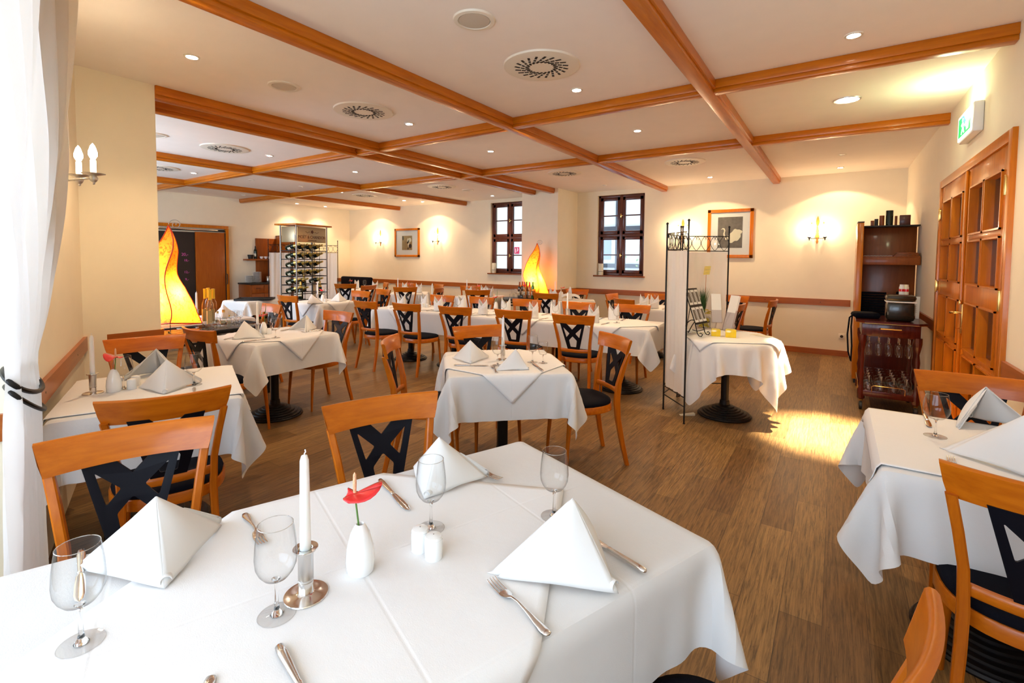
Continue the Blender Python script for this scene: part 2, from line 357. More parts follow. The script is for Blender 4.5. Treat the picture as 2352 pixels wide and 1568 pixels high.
# chair rails with screw heads, and skirting
def rail_seg(pts, z0, z1, t, name, mat, screws=True):
    m = MB()
    for (p, q) in zip(pts[:-1], pts[1:]): slab(m, p, q, z0, z1, t, -1)
    o = struct(m.build(name, mat, smooth=0))
    if screws:
        sc = MB()
        for (p, q) in zip(pts[:-1], pts[1:]):
            p, q = Vector(p), Vector(q); L_ = (q-p).length; d = (q-p)/L_; nrm = Vector((d.y, -d.x)); n = max(1, int(L_/.75))
            for i in range(n):
                c = p+d*(L_*(i+.5)/n)+nrm*t; Mx = Matrix.Translation((c.x, c.y, (z0+z1)/2)) @ Vector((nrm.x, nrm.y, 0)).to_track_quat('Z', 'Y').to_matrix().to_4x4()
                sc.lathe([(.006, 0), (.006, .001), (0, .0015)], n=8, M=Mx)
        sc.build('screw_heads', 'iron', o)
    return o
RZ0, RZ1 = .79, .893
rail_seg([(-4.53, YB), (.2, YB)], RZ0, RZ1, .022, 'trim_%d' % k, 'rail'); k += 1
rail_seg([(XL, YB), (-5.36, YB)], RZ0, RZ1, .022, 'trim_%d' % k, 'rail'); k += 1
rail_seg([(-5.36, 8.30), (-4.53, 8.30), (-4.53, YB)], RZ0, RZ1, .022, 'trim_%d' % k, 'rail', False); k += 1
rail_seg([(XL, 6.9), (XL, YB)], RZ0, RZ1, .022, 'trim_%d' % k, 'rail', False); k += 1
rail_seg([(XR, 7.3), (XR, D1+.02)], RZ0+.03, RZ1+.03, .022, 'trim_%d' % k, 'cabinet', False); k += 1
rail_seg([(XR, D0-.02), (XR, -1.3)], RZ0+.04, RZ1+.04, .022, 'trim_%d' % k, 'rail'); k += 1
rail_seg([(-2.95, -.45), OB1, OB0, (XP, 1.66)][1:], RZ0, RZ1, .022, 'trim_%d' % k, 'rail'); k += 1
rail_seg([(XP, 1.66), (-5.2, 1.66)], RZ0, RZ1, .022, 'trim_%d' % k, 'rail', False); k += 1
rail_seg([(-2.95, -.45), OB1], RZ0, RZ1, .022, 'trim_%d' % k, 'rail', False); k += 1
rail_seg([(-4.53, YB), (.2, YB)], 0, .09, .018, 'baseboard_back', 'rail', False)
rail_seg([(XL, YB), (-5.36, YB)], 0, .09, .018, 'baseboard_far', 'rail', False)
rail_seg([(XR, 7.9), (XR, D1+.02)], 0, .09, .018, 'baseboard_right', 'rail', False)
rail_seg([(XR, D0-.02), (XR, -1.3)], 0, .09, .018, 'baseboard_near', 'rail', False)
# windows in the back wall
def window(n, x0, x1, z0, z1):
    o = struct(thing('window_%d' % n, ((x0+x1)/2, YB+.06, z0))); w = (x1-x0)/2; h = z1-z0; fr = .045
    m = MB().box(-w, -w+fr, 0, .07, 0, h, .003).box(w-fr, w, 0, .07, 0, h, .003).box(-w, w, 0, .07, 0, fr, .003).box(-w, w, 0, .07, h-fr, h, .003).box(-w, w, -.005, .07, h*.485, h*.485+.05, .003).box(-.03, .03, -.01, .06, 0, h, .003)
    m.build('frame', 'wframe', o)
    for s in (-1, 1):
        for lo, hi in ((fr, h*.485), (h*.485+.05, h-fr)):
            xa, xb = sorted((s*.022, s*(w-fr)))
            sa = MB().box(xa, xa+.06, -.004, .045, lo, hi, .003).box(xb-.06, xb, -.004, .045, lo, hi, .003).box(xa, xb, -.004, .045, lo, lo+.065, .003).box(xa, xb, -.004, .045, hi-.065, hi, .003)
            zm = (lo+hi)/2; sa.box(xa, xb, 0, .03, zm-.012, zm+.012)
            sh = sa.build('sash', 'wframe', o)
            MB().box(xa+.055, xb-.055, .018, .022, lo+.06, hi-.06).build('pane', 'pane', sh, 0)
    for s, z in ((0, h*.25), (0, h*.74)): MB().box(-.012, .012, -.03, -.01, z-.04, z+.04, .003).box(-.006, .05, -.036, -.026, z-.006, z+.006, .002).build('latch', 'brass', o)
    MB().box(-w-.06, w+.03, -.11, .05, -.028, 0, .006).build('window_sill', 'cabinet', o)
window(1, *WIN[0]); window(2, *WIN[1])
# double door in the right wall
def double_door():
    o = struct(thing('door_1', (XR, 0, 0)))
    fr = MB().box(-.025, .135, D0-.002, D0+.07, 0, DZ, .004).box(-.025, .135, D1-.07, D1+.002, 0, DZ, .004).box(-.0245, .134, D0+.069, D1-.069, DZ-.07, DZ+.001, .004); fr.build('door_frame', 'door', o)
    mid = (D0+D1)/2
    for k_, (a, b) in enumerate(((D0+.07, mid-.002), (mid+.002, D1-.07))):
        wv = b-a; st = .12; cw = (wv-2*st-.03)/2; rows = [(.42, .80), (.84, 1.20), (1.33, 1.66), (1.70, 2.06)]
        m = MB().box(-.012, .035, a, a+st, .01, DZ-.07, .003).box(-.012, .035, b-st, b, .01, DZ-.07, .003)
        zs = [.01]+[z for r_ in rows for z in r_]+[DZ-.07]
        for j in range(0, len(zs), 2): m.box(-.0118, .0348, a+st, b-st, zs[j], zs[j+1], .002)
        m.box(-.0116, .0346, a+st+cw, a+st+cw+.03, .01, DZ-.08)
        if k_ == 0: m.box(-.028, -.012, b-.03, b+.012, .01, DZ-.075, .004)
        lf = m.build('door_leaf', 'door', o)
        bk = MB(); nb = 8
        for q in range(nb): bk.box(.075, .09, a+.01+q*(wv-.02)/nb+.003, a+.01+(q+1)*(wv-.02)/nb-.003, .02, DZ-.09, .003)
        bk.build('backing_boards', 'doorback', lf)
        md = MB(); gl = MB()
        for lo, hi in rows:
            for c in range(2):
                ya = a+st+c*(cw+.03); yb = ya+cw
                for (p0, p1, q0, q1) in ((ya, ya+.012, lo, hi), (yb-.012, yb, lo, hi), (ya, yb, lo, lo+.012), (ya, yb, hi-.012, hi)): md.box(-.022, .07, p0, p1, q0, q1)
                gl.box(.030, .033, ya+.012, yb-.012, lo+.012, hi-.012)
        md.build('pane_moulding', 'door', lf, 0); gl.build('glass_panes', 'pane', lf, 0)
        hy = a+.002 if k_ == 0 else b-.002
        for z in (.3, 1.27, 1.95): MB().lathe([(.0, -.062), (.007, -.058), (.0085, -.05), (.0085, .05), (.007, .058), (0, .062)], (-.026, hy, z), 12).box(-.026, -.0125, hy-.016, hy+.016, z-.045, z+.045, .002).build('hinge', 'brass', lf)
    h = thing('handle'); h.parent = o
    bpy.data.objects.remove(h)
    hd = MB(); hy = mid-.05; zc = 1.08
    hd.box(-.020, -.012, hy-.018, hy+.018, zc-.13, zc+.10, .004).tube([(-.02, hy, zc+.03), (-.055, hy, zc+.03), (-.065, hy+.02, zc+.03), (-.065, hy+.11, zc+.025), (-.06, hy+.125, zc+.02)], [.009, .009, .010, .009, .012], 10)
    hd.tube([(-.02, hy, zc-.09), (-.05, hy, zc-.09)], .004, 8).lathe([(.008, 0), (.011, .012), (.006, .03), (0, .034)], (-.03, hy, zc+.095), 10)
    hd.build('door_handle', 'brass', o, 40)
double_door()
# ceiling fittings
def vent():
    o = thing('ceiling_vent'); MB().lathe([(.272, 0), (.268, -.012), (.24, -.016), (.0, -.016)], n=48).build('plate', 'vent', o, 40)
    m = MB(); w = MB()
    for i in range(20):
        a = 2*PI*i/20; Mx = Matrix.Rotation(a, 4, 'Z') @ Matrix.Translation((.135, .0, 0)) @ Matrix.Rotation(.55, 4, 'Z')
        m.box(-.062, .062, -.0085, .0085, -.0175, -.0165, M=Mx)
        for q in (-.018, .018): w.box(q-.0022, q+.0022, -.0085, .0085, -.0195, -.0165, M=Mx)
    m.build('slots', 'void', o, 0); w.build('slot_bridges', 'vent', o, 0); return o
def speaker():
    o = thing('ceiling_speaker'); MB().lathe([(.122, 0), (.118, -.010), (.095, -.012), (.092, -.004), (0, -.004)], n=40).build('bezel', 'vent', o, 40)
    MB().lathe([(.090, -.003), (.088, -.010), (0, -.013)], n=40).build('grille', 'mesh', o, 40); return o
def downlight(on=True, big=False):
    r = .085 if big else .036
    o = thing('ceiling_spotlight'); MB().lathe([(r+.014, 0), (r+.012, -.006), (r, -.007), (r-.002, 0)], n=28).build('trim_ring', 'vent' if not big else 'brushed', o, 40)
    MB().lathe([(r-.002, -.0015), (r*.5, -.004), (0, -.005)], n=24).build('lamp_face', ('bigspot' if big else 'spot') if on else 'brushed', o, 40)
    return o
BUILD.update(vent=vent, speaker=speaker, spot_on=lambda: downlight(True), spot_off=lambda: downlight(False), spot_big=lambda: downlight(True, True))
colname = {-.0: 'door side', -1.8: 'swan picture side', -3.73: 'middle'}
def cname(x):
    return ('row by the double door' if x > -.9 else 'second row from the door' if x > -2.6 else 'row before the double beam' if x > -4.7 else 'first row past the double beam' if x > -7.5 else 'second row past the double beam' if x > -9.9 else 'row by the far left wall')
def rname(y):
    return ('nearest the camera' if y < 3.3 else 'before the first cross beam' if y < 3.95 else 'near one between cross beams' if y < 5.3 else 'far one between cross beams' if y < 5.98 else 'just past second cross beam' if y < 7 else 'midway to the back wall' if y < 7.9 else 'close to the back wall')
for x, y in ((-1.79, 3.01), (-3.73, 3.02), (-6.51, 3.09), (-8.84, 3.2), (-1.81, 6.99), (-3.66, 6.91), (-6.35, 6.98), (-8.71, 7.07)):
    inst('vent', (x, y, HC), random.uniform(0, 90), 'round cream swirl air vent, %s, %s' % (cname(x), 'near the camera' if y < 4 else 'near the back wall'), 'air vent', 'round ceiling vents')
for x, y in ((-1.78, 2.23), (-3.74, 2.24), (-6.48, 2.32), (-6.22, 7.61), (-8.55, 7.74)):
    inst('speaker', (x, y, HC), 0, 'round ceiling loudspeaker, %s, %s' % (cname(x), 'near the camera' if y < 4 else 'near the back wall'), 'loudspeaker', 'ceiling loudspeakers')
ON = [(-3.74, 1.57), (-1.80, 3.59), (-3.69, 3.56), (-3.73, 5.02), (-1.81, 5.06), (.04, 3.64), (-6.47, 5.06), (-6.46, 3.64), (-8.89, 3.72), (-6.28, 6.35), (-3.69, 6.38), (-1.80, 6.44), (-11.6, 7.25), (-11.6, 8.08), (-8.745, 6.48), (-6.31, 8.57), (-8.675, 8.2), (-1.785, 8.5)]
OFF = [(-3.63, 8.42), (-8.79, 4.61), (-8.74, 5.55), (-11.2, 4.71), (-11.1, 5.64), (.01, 7.59)]
for x, y in ON:
    o = inst('spot_on', (x, y, HC), 0, 'small lit ceiling spotlight, %s, %s' % (cname(x), rname(y)), 'ceiling light', 'lit ceiling spotlights')
for x, y in ON:
    lamp('spotlight_beam', 'SPOT', (x, y, HC-.02), 30, WARM, None, (0, 0, 0), spot_size=R(112), spot_blend=.7, shadow_soft_size=.035)
for x, y in OFF:
    inst('spot_off', (x, y, HC), 0, 'small unlit ceiling spotlight, %s, %s' % (cname(x), rname(y)), 'ceiling light', 'unlit ceiling spotlights')
inst('spot_big', (.03, 5.05, HC), 0, 'large bright round ceiling light in front of the double door', 'ceiling light')
lamp('door_light_beam', 'SPOT', (.03, 5.05, HC-.02), 3200, (1, .88, .66), None, (R(-2), 0, 0), spot_size=R(30), spot_blend=1, shadow_soft_size=.05)
for x, y in ((-1.785, 8.5), (0, 8.62), (-8.46, 8.6), (-10.6, 8.6)):
    o = inst('spot_on', (x, y, HC), 0, 'small wall-washing ceiling spotlight at the back wall, %s' % cname(x), 'ceiling light', 'lit ceiling spotlights') if x != -1.785 else None
    lamp('wall_wash_beam', 'SPOT', (x, y, HC-.02), 16, WARM, None, (R(6), 0, 0), spot_size=R(118), spot_blend=.12, shadow_soft_size=.02)
# pools of light on the back wall (downlights set close to it)
# ---------------------------------------------------------------- chair
def rrect(cx, cy, z, hx, hy, b=.35, tilt=0):
    k = b*min(hx, hy); p = [(-hx+k, -hy), (hx-k, -hy), (hx, -hy+k), (hx, hy-k), (hx-k, hy), (-hx+k, hy), (-hx, hy-k), (-hx, -hy+k)]
    return [(cx+x, cy+y, z) for x, y in p]
def seat_outline(inset, n=40):
    out = []
    for i in range(n):
        a = 2*PI*i/n; c, s = math.cos(a), math.sin(a); e = .72
        x = (.225-inset)*math.copysign(abs(c)**e, c); y = (.215-inset)*math.copysign(abs(s)**e, s)
        x *= 1-.12*max(0, -y/.215); out.append((x, y+.015))
    return out
BOW = .045
def make_chair():
    o = thing('dining_chair')
    for s in (-1, 1):
        pth = [(.186, -.275, 0, .013, .015), (.176, -.238, .16, .014, .018), (.166, -.205, .34, .015, .021), (.163, -.196, .47, .015, .023), (.168, -.205, .60, .014, .021), (.186, -.232, .72, .014, .019), (.206, -.262, .83, .014, .013)]
        MB().loft([rrect(s*x, y, z, hx, hy) for x, y, z, hx, hy in pth]).build('leg', 'beech', o, 40)
        MB().loft([rrect(s*x, y, z, h, h, .9) for x, y, z, h in ((.186, .205, 0, .011), (.182, .197, .15, .014), (.172, .175, .42, .020))]).build('leg', 'beech', o, 50)
    rings = []
    for i in range(17):
        t = i/8-1; tw, bw = .236, .213; y = -.272-BOW*(1-t*t)+.012
        yb = y+.020; h = .011; zt = .92+.004*t*t; zb = .815
        prof = [(bw, yb-h, zb+.004), (bw, yb+h, zb+.004), (bw+.012, yb+h-.008, .86), (tw, y+h, zt-.006), (tw, y+h*.4, zt), (tw, y-h*.4, zt), (tw, y-h, zt-.006), (bw+.012, yb-h-.008, .86)]
        rings.append([(t*w_, yy, zz) for w_, yy, zz in prof])
    MB().loft(rings).build('crest_rail', 'beechx', o, 50)
    rings = []
    for i in range(11):
        t = i/5-1; y = -.200-.028*(1-t*t); rings.append([(t*.156, y+a, .536+b) for a, b in ((-.011, -.010), (-.011, .012), (-.006, .019), (.006, .019), (.011, .012), (.011, -.010), (.006, -.017), (-.006, -.017))])
    MB().loft(rings).build('lower_rail', 'beechx', o, 50)
    Hs = .285; hw = lambda z: .062+(.134-.062)*(z/Hs)     # cut-out splat
    outl = [(-.062, 0), (.062, 0), (.134, Hs), (.060, Hs), (0, Hs-.062), (-.060, Hs), (-.134, Hs)]
    tri = [(.100, Hs-.040), (.031, Hs-.105), (.070, Hs-.150)]
    def rd(poly, r=.006):
        out = []; n = len(poly)
        for i in range(n):
            p = Vector(poly[i]); a = (Vector(poly[i-1])-p).normalized(); b = (Vector(poly[(i+1) % n])-p).normalized()
            out += [tuple(p+a*r), tuple(p+(a+b)*r*.35), tuple(p+b*r)]
        return out
    pen = [(0, Hs-.134), (-.043, Hs-.180), (-.031, .034), (.031, .034), (.043, Hs-.180)]
    v, f = flat([outl, rd(tri), rd([(-x, z) for x, z in tri][::-1]), rd(pen)], .008)
    def warp(p):
        x, y, z = p; zz = z+.545; k = z/Hs; yc = -.205-.055*k; b = (.020+.020*k)*(1-(x/.2)**2)
        return (x, yc-b+y, zz)
    MB().add([warp(p) for p in v], f).build('back_splat', 'splat', o, 30)
    MB().loft([[(x, y, z) for x, y in seat_outline(i_)] for i_, z in ((.006, .405), (0, .409), (0, .452), (.004, .457))]).build('seat_frame', 'beechx', o, 40)
    MB().loft([[(x, y, z) for x, y in seat_outline(i_)] for i_, z in ((.010, .455), (.007, .468), (.012, .480), (.035, .489), (.08, .494), (.15, .497))]).build('seat_cushion', 'cushion', o, 60)
    return o
BUILD['chair'] = make_chair
def chair(cx, cy, th, label, group=None):    # cx,cy = where the crest rail is
    t = R(th); d = .285
    return inst('chair', (cx-d*math.sin(t), cy+d*math.cos(t), 0), th, label, 'chair', group)
# ---------------------------------------------------------------- tables and cloths
TZ = .765
def table(cx, cy, sx, sy, rot, label, post='round', peds=1, group='dining tables under white cloths'):
    o = thing('restaurant_table', (cx, cy, 0), R(rot)); tag(o, label, 'table', group)
    MB().box(-sx/2+.014, sx/2-.014, -sy/2+.014, sy/2-.014, TZ-.036, TZ-.010, .006).build('tabletop', 'mahog', o)
    for i in range(peds):
        off = 0 if peds == 1 else (i-(peds-1)/2)*(max(sx, sy)/peds)
        x, y = (off, 0) if sx >= sy else (0, off)
        if post == 'roundx': x += .06; post = 'round'
        if post == 'legs':
            for a_ in (-1, 1):
                for b_ in (-1, 1): MB().loft([rrect(a_*(sx/2-.06), b_*(sy/2-.06), z, h_, h_, .3) for z, h_ in ((0, .018), (TZ-.036, .026))]).build('leg', 'mahog', o)
        elif post == 'round': MB().lathe([(.036, .07), (.036, TZ-.034)], (x, y, 0), 20).build('pedestal', 'castiron', o, 60)
        else: MB().box(x-.035, x+.035, y-.035, y+.035, .05, TZ-.034, .003).build('pedestal', 'castiron', o)
        if post == 'roundx': x += .06; post = 'round'
        if post == 'legs': continue
        pr = [(.0, 0), (.238, 0), (.243, .010), (.236, .020)]
        for j in range(6): r = .222-.028*j; z = .020+.0135*j; pr += [(r+.006, z), (r+.006, z+.004), (r, z+.011), (r-.012, z+.0135)]
        pr += [(.056, .104), (.046, .112), (.042, .15)]
        MB().lathe(pr, (x, y, 0), 48).build('base', 'castiron', o, 20)
    return o
CL = {}
def drape(sx, sy, over, seed=0, rnd=False, corner=1.0, steps=230, h=.033):
    key = (sx, sy, over, seed, rnd)
    if key in CL: return CL[key]
    a, b = sx/2, sy/2; A, Bb = a+over, b+over
    def axis(c, C):
        k1 = max(2, int(round((C-c)/h))); k2 = max(2, int(round(2*c/h))); return np.concatenate([np.linspace(-C, -c, k1+1), np.linspace(-c, c, k2+1)[1:], np.linspace(c, C, k1+1)[1:]])
    if rnd: xa = np.linspace(-A, A, int(round(2*A/h))+1); ya = xa.copy()
    else: xa = axis(a, A); ya = axis(b, Bb)
    nx, ny = len(xa), len(ya); X, Y = np.meshgrid(xa, ya, indexing='ij')
    P = np.stack([X, Y, np.full_like(X, TZ)], -1); FL = P.copy(); rg = np.random.RandomState(seed+3)
    if rnd: rr = np.hypot(X, Y); pin = rr <= a
    else: pin = (np.abs(X) <= a+1e-6) & (np.abs(Y) <= b+1e-6)
    # start: tilt the overhang outward and down
    P[..., 2] -= np.where(pin, 0, .5*(np.maximum(rr-a, 0) if rnd else np.hypot(np.maximum(np.abs(X)-a, 0), np.maximum(np.abs(Y)-b, 0))))
    ph = rg.uniform(0, 6.28, 4); P[..., 0] += np.where(pin, 0, .008*np.sin(9*Y+ph[0])); P[..., 1] += np.where(pin, 0, .008*np.sin(9*X+ph[1]))
    inv = np.where(pin, 0., 1.)[..., None]; V = np.zeros_like(P); dx = dy = 0
    sets = []
    for s0 in (0, 1):
        sets.append((np.s_[s0:nx-1:2, :], np.s_[s0+1:nx:2, :], dx, 1.)); sets.append((np.s_[:, s0:ny-1:2], np.s_[:, s0+1:ny:2], dy, 1.))
    dg = 0
    for s0 in (0, 1):
        sets.append((np.s_[s0:nx-1:2, :-1], np.s_[s0+1:nx:2, 1:], dg, .35)); sets.append((np.s_[s0:nx-1:2, 1:], np.s_[s0+1:nx:2, :-1], dg, .35))
    bend = []
    for s0 in (0, 1, 2, 3): bend.append((np.s_[s0:nx-2:4, :], np.s_[s0+2:nx:4, :], 2*dx, .12)); bend.append((np.s_[:, s0:ny-2:4], np.s_[:, s0+2:ny:4], 2*dy, .12))
    nst = len(sets); sets = sets+bend; s2 = []
    for (i, j, _, k) in sets:
        p = FL[i]; q = FL[j]; n = min(p.shape[0], q.shape[0]); m2 = min(p.shape[1], q.shape[1]); d = q[:n, :m2]-p[:n, :m2]
        s2.append((i, j, np.sqrt((d*d).sum(-1, keepdims=True)), k, n, m2))
    sets = s2; dt = .016
    for st in range(steps):
        V[..., 2] -= 9.8*dt; V *= .965; Q = P+V*dt*inv; Q = np.where(pin[..., None], P, Q)
        for it in range(7):
            for (i, j, L0, k, n, m2) in (sets if it % 3 == 0 else sets[:nst]):
                p = Q[i][:n, :m2]; q = Q[j][:n, :m2]
                wp = inv[i][:n, :m2]; wq = inv[j][:n, :m2]
                d = q-p; l = np.sqrt((d*d).sum(-1, keepdims=True))+1e-9; ws = wp+wq; ws = np.where(ws == 0, 1, ws)
                c = d*(k*(l-L0)/l/ws)
                Q[i][:n, :m2] += c*wp; Q[j][:n, :m2] -= c*wq
            # collide with the tabletop block
            if rnd:
                r_ = np.hypot(Q[..., 0], Q[..., 1]); ins = (r_ < a+.004) & (Q[..., 2] < TZ-.001) & (~pin); s_ = (a+.004)/np.maximum(r_, 1e-6)
                Q[..., 0] = np.where(ins, Q[..., 0]*s_, Q[..., 0]); Q[..., 1] = np.where(ins, Q[..., 1]*s_, Q[..., 1])
            else:
                ax = a+.004-np.abs(Q[..., 0]); ay = b+.004-np.abs(Q[..., 1]); ins = (ax > 0) & (ay > 0) & (~pin)
                ux = ins & (ax <= ay); uy = ins & (ax > ay)
                Q[..., 0] = np.where(ux, np.sign(Q[..., 0])*(a+.004), Q[..., 0]); Q[..., 1] = np.where(uy, np.sign(Q[..., 1])*(b+.004), Q[..., 1])
                Q[..., 2] = np.where(~pin, np.minimum(Q[..., 2], TZ+.001), Q[..., 2])
        V = (Q-P)/dt; P = Q
    idx = np.arange(nx*ny).reshape(nx, ny); f = np.stack([idx[:-1, :-1], idx[1:, :-1], idx[1:, 1:], idx[:-1, 1:]], -1).reshape(-1, 4)
    CL[key] = (P.reshape(-1, 3), f, nx, ny); return CL[key]
def tablecloth(cx, cy, sx, sy, rot, over, label, seed=0, rnd=False, name='tablecloth', clamp=()):
    P, f, nx, ny = drape(sx, sy, over, seed, rnd)
    P = P.copy(); cr, sr = math.cos(R(rot)), math.sin(R(rot)); wx = cx+P[:, 0]*cr-P[:, 1]*sr; wy = cy+P[:, 0]*sr+P[:, 1]*cr
    for (qx, qy, nx_, ny_) in clamp:      # keep the hanging cloth clear of the wall it stands against
        dd = (wx-qx)*nx_+(wy-qy)*ny_-.035; k = np.where(dd < 0, -dd, 0); wx = wx+k*nx_; wy = wy+k*ny_
    P[:, 0] = (wx-cx)*cr+(wy-cy)*sr; P[:, 1] = -(wx-cx)*sr+(wy-cy)*cr
    o = MB().add([tuple(p) for p in P], [tuple(q) for q in f.tolist()]).build(name, 'linen', None, 60)
    md = o.modifiers.new('s', 'SUBSURF'); md.levels = md.render_levels = 1
    o.location = (cx, cy, .0015); o.rotation_euler = (0, 0, R(rot)); return tag(o, label, 'tablecloth')
def topper(cx, cy, sx, sy, rot, side, trot, over, label, seed=0, rnd=False, ox=0, oy=0):
    P, f, nx, ny = drape(sx, sy, over, seed, rnd); tri = []
    bv = BVHTree.FromPolygons([Vector(p) for p in P], [tuple(q) for q in f.tolist()])
    a, b = sx/2, sy/2; n = 44; m = MB(); c, s = math.cos(R(trot)), math.sin(R(trot))
    def fn(u, v):
        x0, y0 = (u-.5)*side, (v-.5)*side; x = x0*c-y0*s+ox; y = x0*s+y0*c+oy
        if rnd:
            r = math.hypot(x, y)
            if r <= a: return (x, y, TZ+.0045)
            z = TZ+.003-(r-a); dv = Vector((x/r, y/r, 0)); h = bv.ray_cast(dv*(a+.4)+Vector((0, 0, z)), -dv)
            rr = (h[0].xy.length if h[0] else a)+.006; k = min(1, (r-a)/.02); rr = a+k*(rr-a) if k < 1 else rr
            return (dv.x*rr, dv.y*rr, z)
        ex, ey = abs(x)-a, abs(y)-b
        if ex <= 0 and ey <= 0: return (x, y, TZ+.0045)
        if ex >= ey:
            z = TZ+.003-ex; d = Vector((math.copysign(1, x), 0, 0)); h = bv.ray_cast(Vector((d.x*(a+.5), max(-b+.005, min(b-.005, y)), min(z, TZ-.006))), -d)
            hx = (abs(h[0].x) if h[0] and abs(h[0].x) >= a-.01 else a)+.007+.02*min(ex, .2); return (d.x*hx, y, z)
        z = TZ+.003-ey; d = Vector((0, math.copysign(1, y), 0)); h = bv.ray_cast(Vector((max(-a+.005, min(a-.005, x)), d.y*(b+.5), min(z, TZ-.006))), -d)
        hy = (abs(h[0].y) if h[0] and abs(h[0].y) >= b-.01 else b)+.007+.02*min(ey, .2); return (x, d.y*hy, z)
    m.grid(fn, n, n); o = m.build('table_topper', 'topper', None, 50); md = o.modifiers.new('s', 'SOLIDIFY'); md.thickness = .0022; md.offset = 1
    o.location = (cx, cy, .0015); o.rotation_euler = (0, 0, R(rot)); return tag(o, label, 'table topper')
# ---------------------------------------------------------------- tableware
def wine_glass(h=.19, rb=.040, rr=.033, rf=.036):
    o = thing('wine_glass')
    m = MB(); m.lathe([(0, .002), (.012, .003), (.0065, .010), (.0042, .022), (.0036, .04), (.0036, h*.33), (.0055, h*.385), (.009, h*.405), (0, h*.41)], n=16).build('stem', 'solid_glass', o, 60)
    m = MB(); m.cap = False; m.lathe([(0, .001), (rf*.6, .001), (rf, .0008), (rf, .0020), (rf*.8, .0030), (.012, .0045)], n=32)
    m.tube([(rf*math.cos(2*PI*i/32), rf*math.sin(2*PI*i/32), .0016) for i in range(32)], .0009, 5, True); m.build('foot', 'glass_foot', o, 60)
    m = MB(); m.cap = False
    bo = [(.004, h*.405), (.012, h*.409), (.024, h*.43), (rb*.82, h*.49), (rb*.96, h*.56), (rb, h*.65), (rb*.96, h*.79), (rr+.0025, h*.92), (rr, h)]
    m.lathe(bo, n=36).build('bowl', 'glass', o, 60)
    MB().tube([(rr*math.cos(2*PI*i/36), rr*math.sin(2*PI*i/36), h) for i in range(36)], .0008, 5, True).build('rim', 'glass_rim', o, 60)
    return o
BUILD['glass'] = wine_glass; BUILD['glass_small'] = lambda: wine_glass(.15, .033, .031, .031)
BUILD['glass_round'] = lambda: wine_glass(.18, .045, .036, .038)
def nap_tent():
    Fp, Lp, Rp, Ap = Vector((.0, -.120, .004)), Vector((-.135, .085, .003)), Vector((.140, .075, .003)), Vector((0, -.005, .155))
    m = MB()
    def facet(P1, P2, bul, drop=0, off=Vector((0, 0, 0))):
        n_ = (P1-Ap).cross(P2-Ap).normalized()
        if n_.z < 0: n_ = -n_
        def fn(u, v):
            t = max(v, .0005); e = P1.lerp(P2, u); e.z += drop*math.sin(PI*u)**2
            p = Ap.lerp(e, t); b = bul*math.sin(PI*u)*math.sin(PI*min(1, v*.85))
            q = p+n_*b+off; q.z = max(q.z, .002); return tuple(q)
        m.grid(fn, 18, 18)
    facet(Fp, Rp, .016, .006); facet(Lp, Fp, .014, .004)
    facet(Fp+Vector((.012, .014, 0)), Rp+Vector((.004, .018, 0)), .020, .010, Vector((0, .007, -.007))); facet(Lp+Vector((-.002, .020, 0)), Fp+Vector((-.010, .020, 0)), .018, .010, Vector((0, .007, -.007)))
    # the rolled-under hem along the right wing and the curled foot
    def roll(u, v):
        e = Rp.lerp(Ap, u*.55); a = 2*PI*v; r = .011*(1-.6*u); return (e.x-.006+r*math.cos(a)*.9, e.y+.010+r*.5*math.cos(a), max(.002, e.z+.008*(1-u)+r*math.sin(a)))
    m.grid(roll, 10, 10)
    def foot(u, v): a = 1.7*PI*v; r = .012-.005*v; return (.002+r*math.cos(a)+.004*u, -.112+.035*u, .013+r*math.sin(a))
    m.grid(foot, 6, 14)
    o = m.build('napkin', 'napkin', None, 50); md = o.modifiers.new('s', 'SOLIDIFY'); md.thickness = .002; md.offset = 0
    return o
BUILD['nap_tent'] = nap_tent
def nap_crown():
    m = MB(); n = 48
    def tri(a): return 1-math.acos(min(1, abs(math.cos(a))))/(PI/2)
    def fn(u, v):
        a = 2*PI*u; c, s = math.cos(a), math.sin(a); ht = .105+.095*tri(a)**.9; z = ht*v
        k = 1+.06*math.sin(PI*v)-.22*max(0, v-.45)*tri(a); return (.064*c*k, .046*s*(1-.35*v*(1-tri(a))), z+.001)
    m.grid(fn, n, 14)
    def cuff(u, v):      # the diagonal overlap wrapped round the front
        a = -PI*.98+PI*1.1*u; c, s = math.cos(a), math.sin(a); return (.068*c*(1-.02*v), .050*s*(1-.10*v), .002+(.04+.10*u)*v)
    m.grid(cuff, 24, 6)
    o = m.build('napkin', 'napkin', None, 40); md = o.modifiers.new('s', 'SOLIDIFY'); md.thickness = .002; md.offset = 0
    return o
BUILD['nap_crown'] = nap_crown
def nap_fan():
    m = MB()
    def body(u, v):
        a = 2*PI*u; return (.045*math.cos(a)*(1-.25*v), .032*math.sin(a)*(1-.3*v), (.11+.12*max(0, math.sin(a))**2)*v+.001)
    m.grid(body, 30, 10)
    for s in (-1, 1):
        def wing(u, v): return (s*(.03+.15*v), (u-.5)*.075*(1-.5*v), .085-.05*v-.02*math.cos(PI*u)+.02*math.sin(PI*v))
        m.grid(wing, 8, 10)
    o = m.build('napkin', 'napkin', None, 50); md = o.modifiers.new('s', 'SOLIDIFY'); md.thickness = .002; md.offset = 0
    return o
BUILD['nap_fan'] = nap_fan
def loft_profile(pts, mat, name, parent, sq=.5):
    # pts: (y, halfwidth, z, halfthick)
    rings = []
    for y, w, z, t in pts:
        rings.append([(w*math.cos(2*PI*i/12), y, z+t*math.sin(2*PI*i/12)) for i in range(12)])
    return MB().loft(rings).build(name, mat, parent, 60)
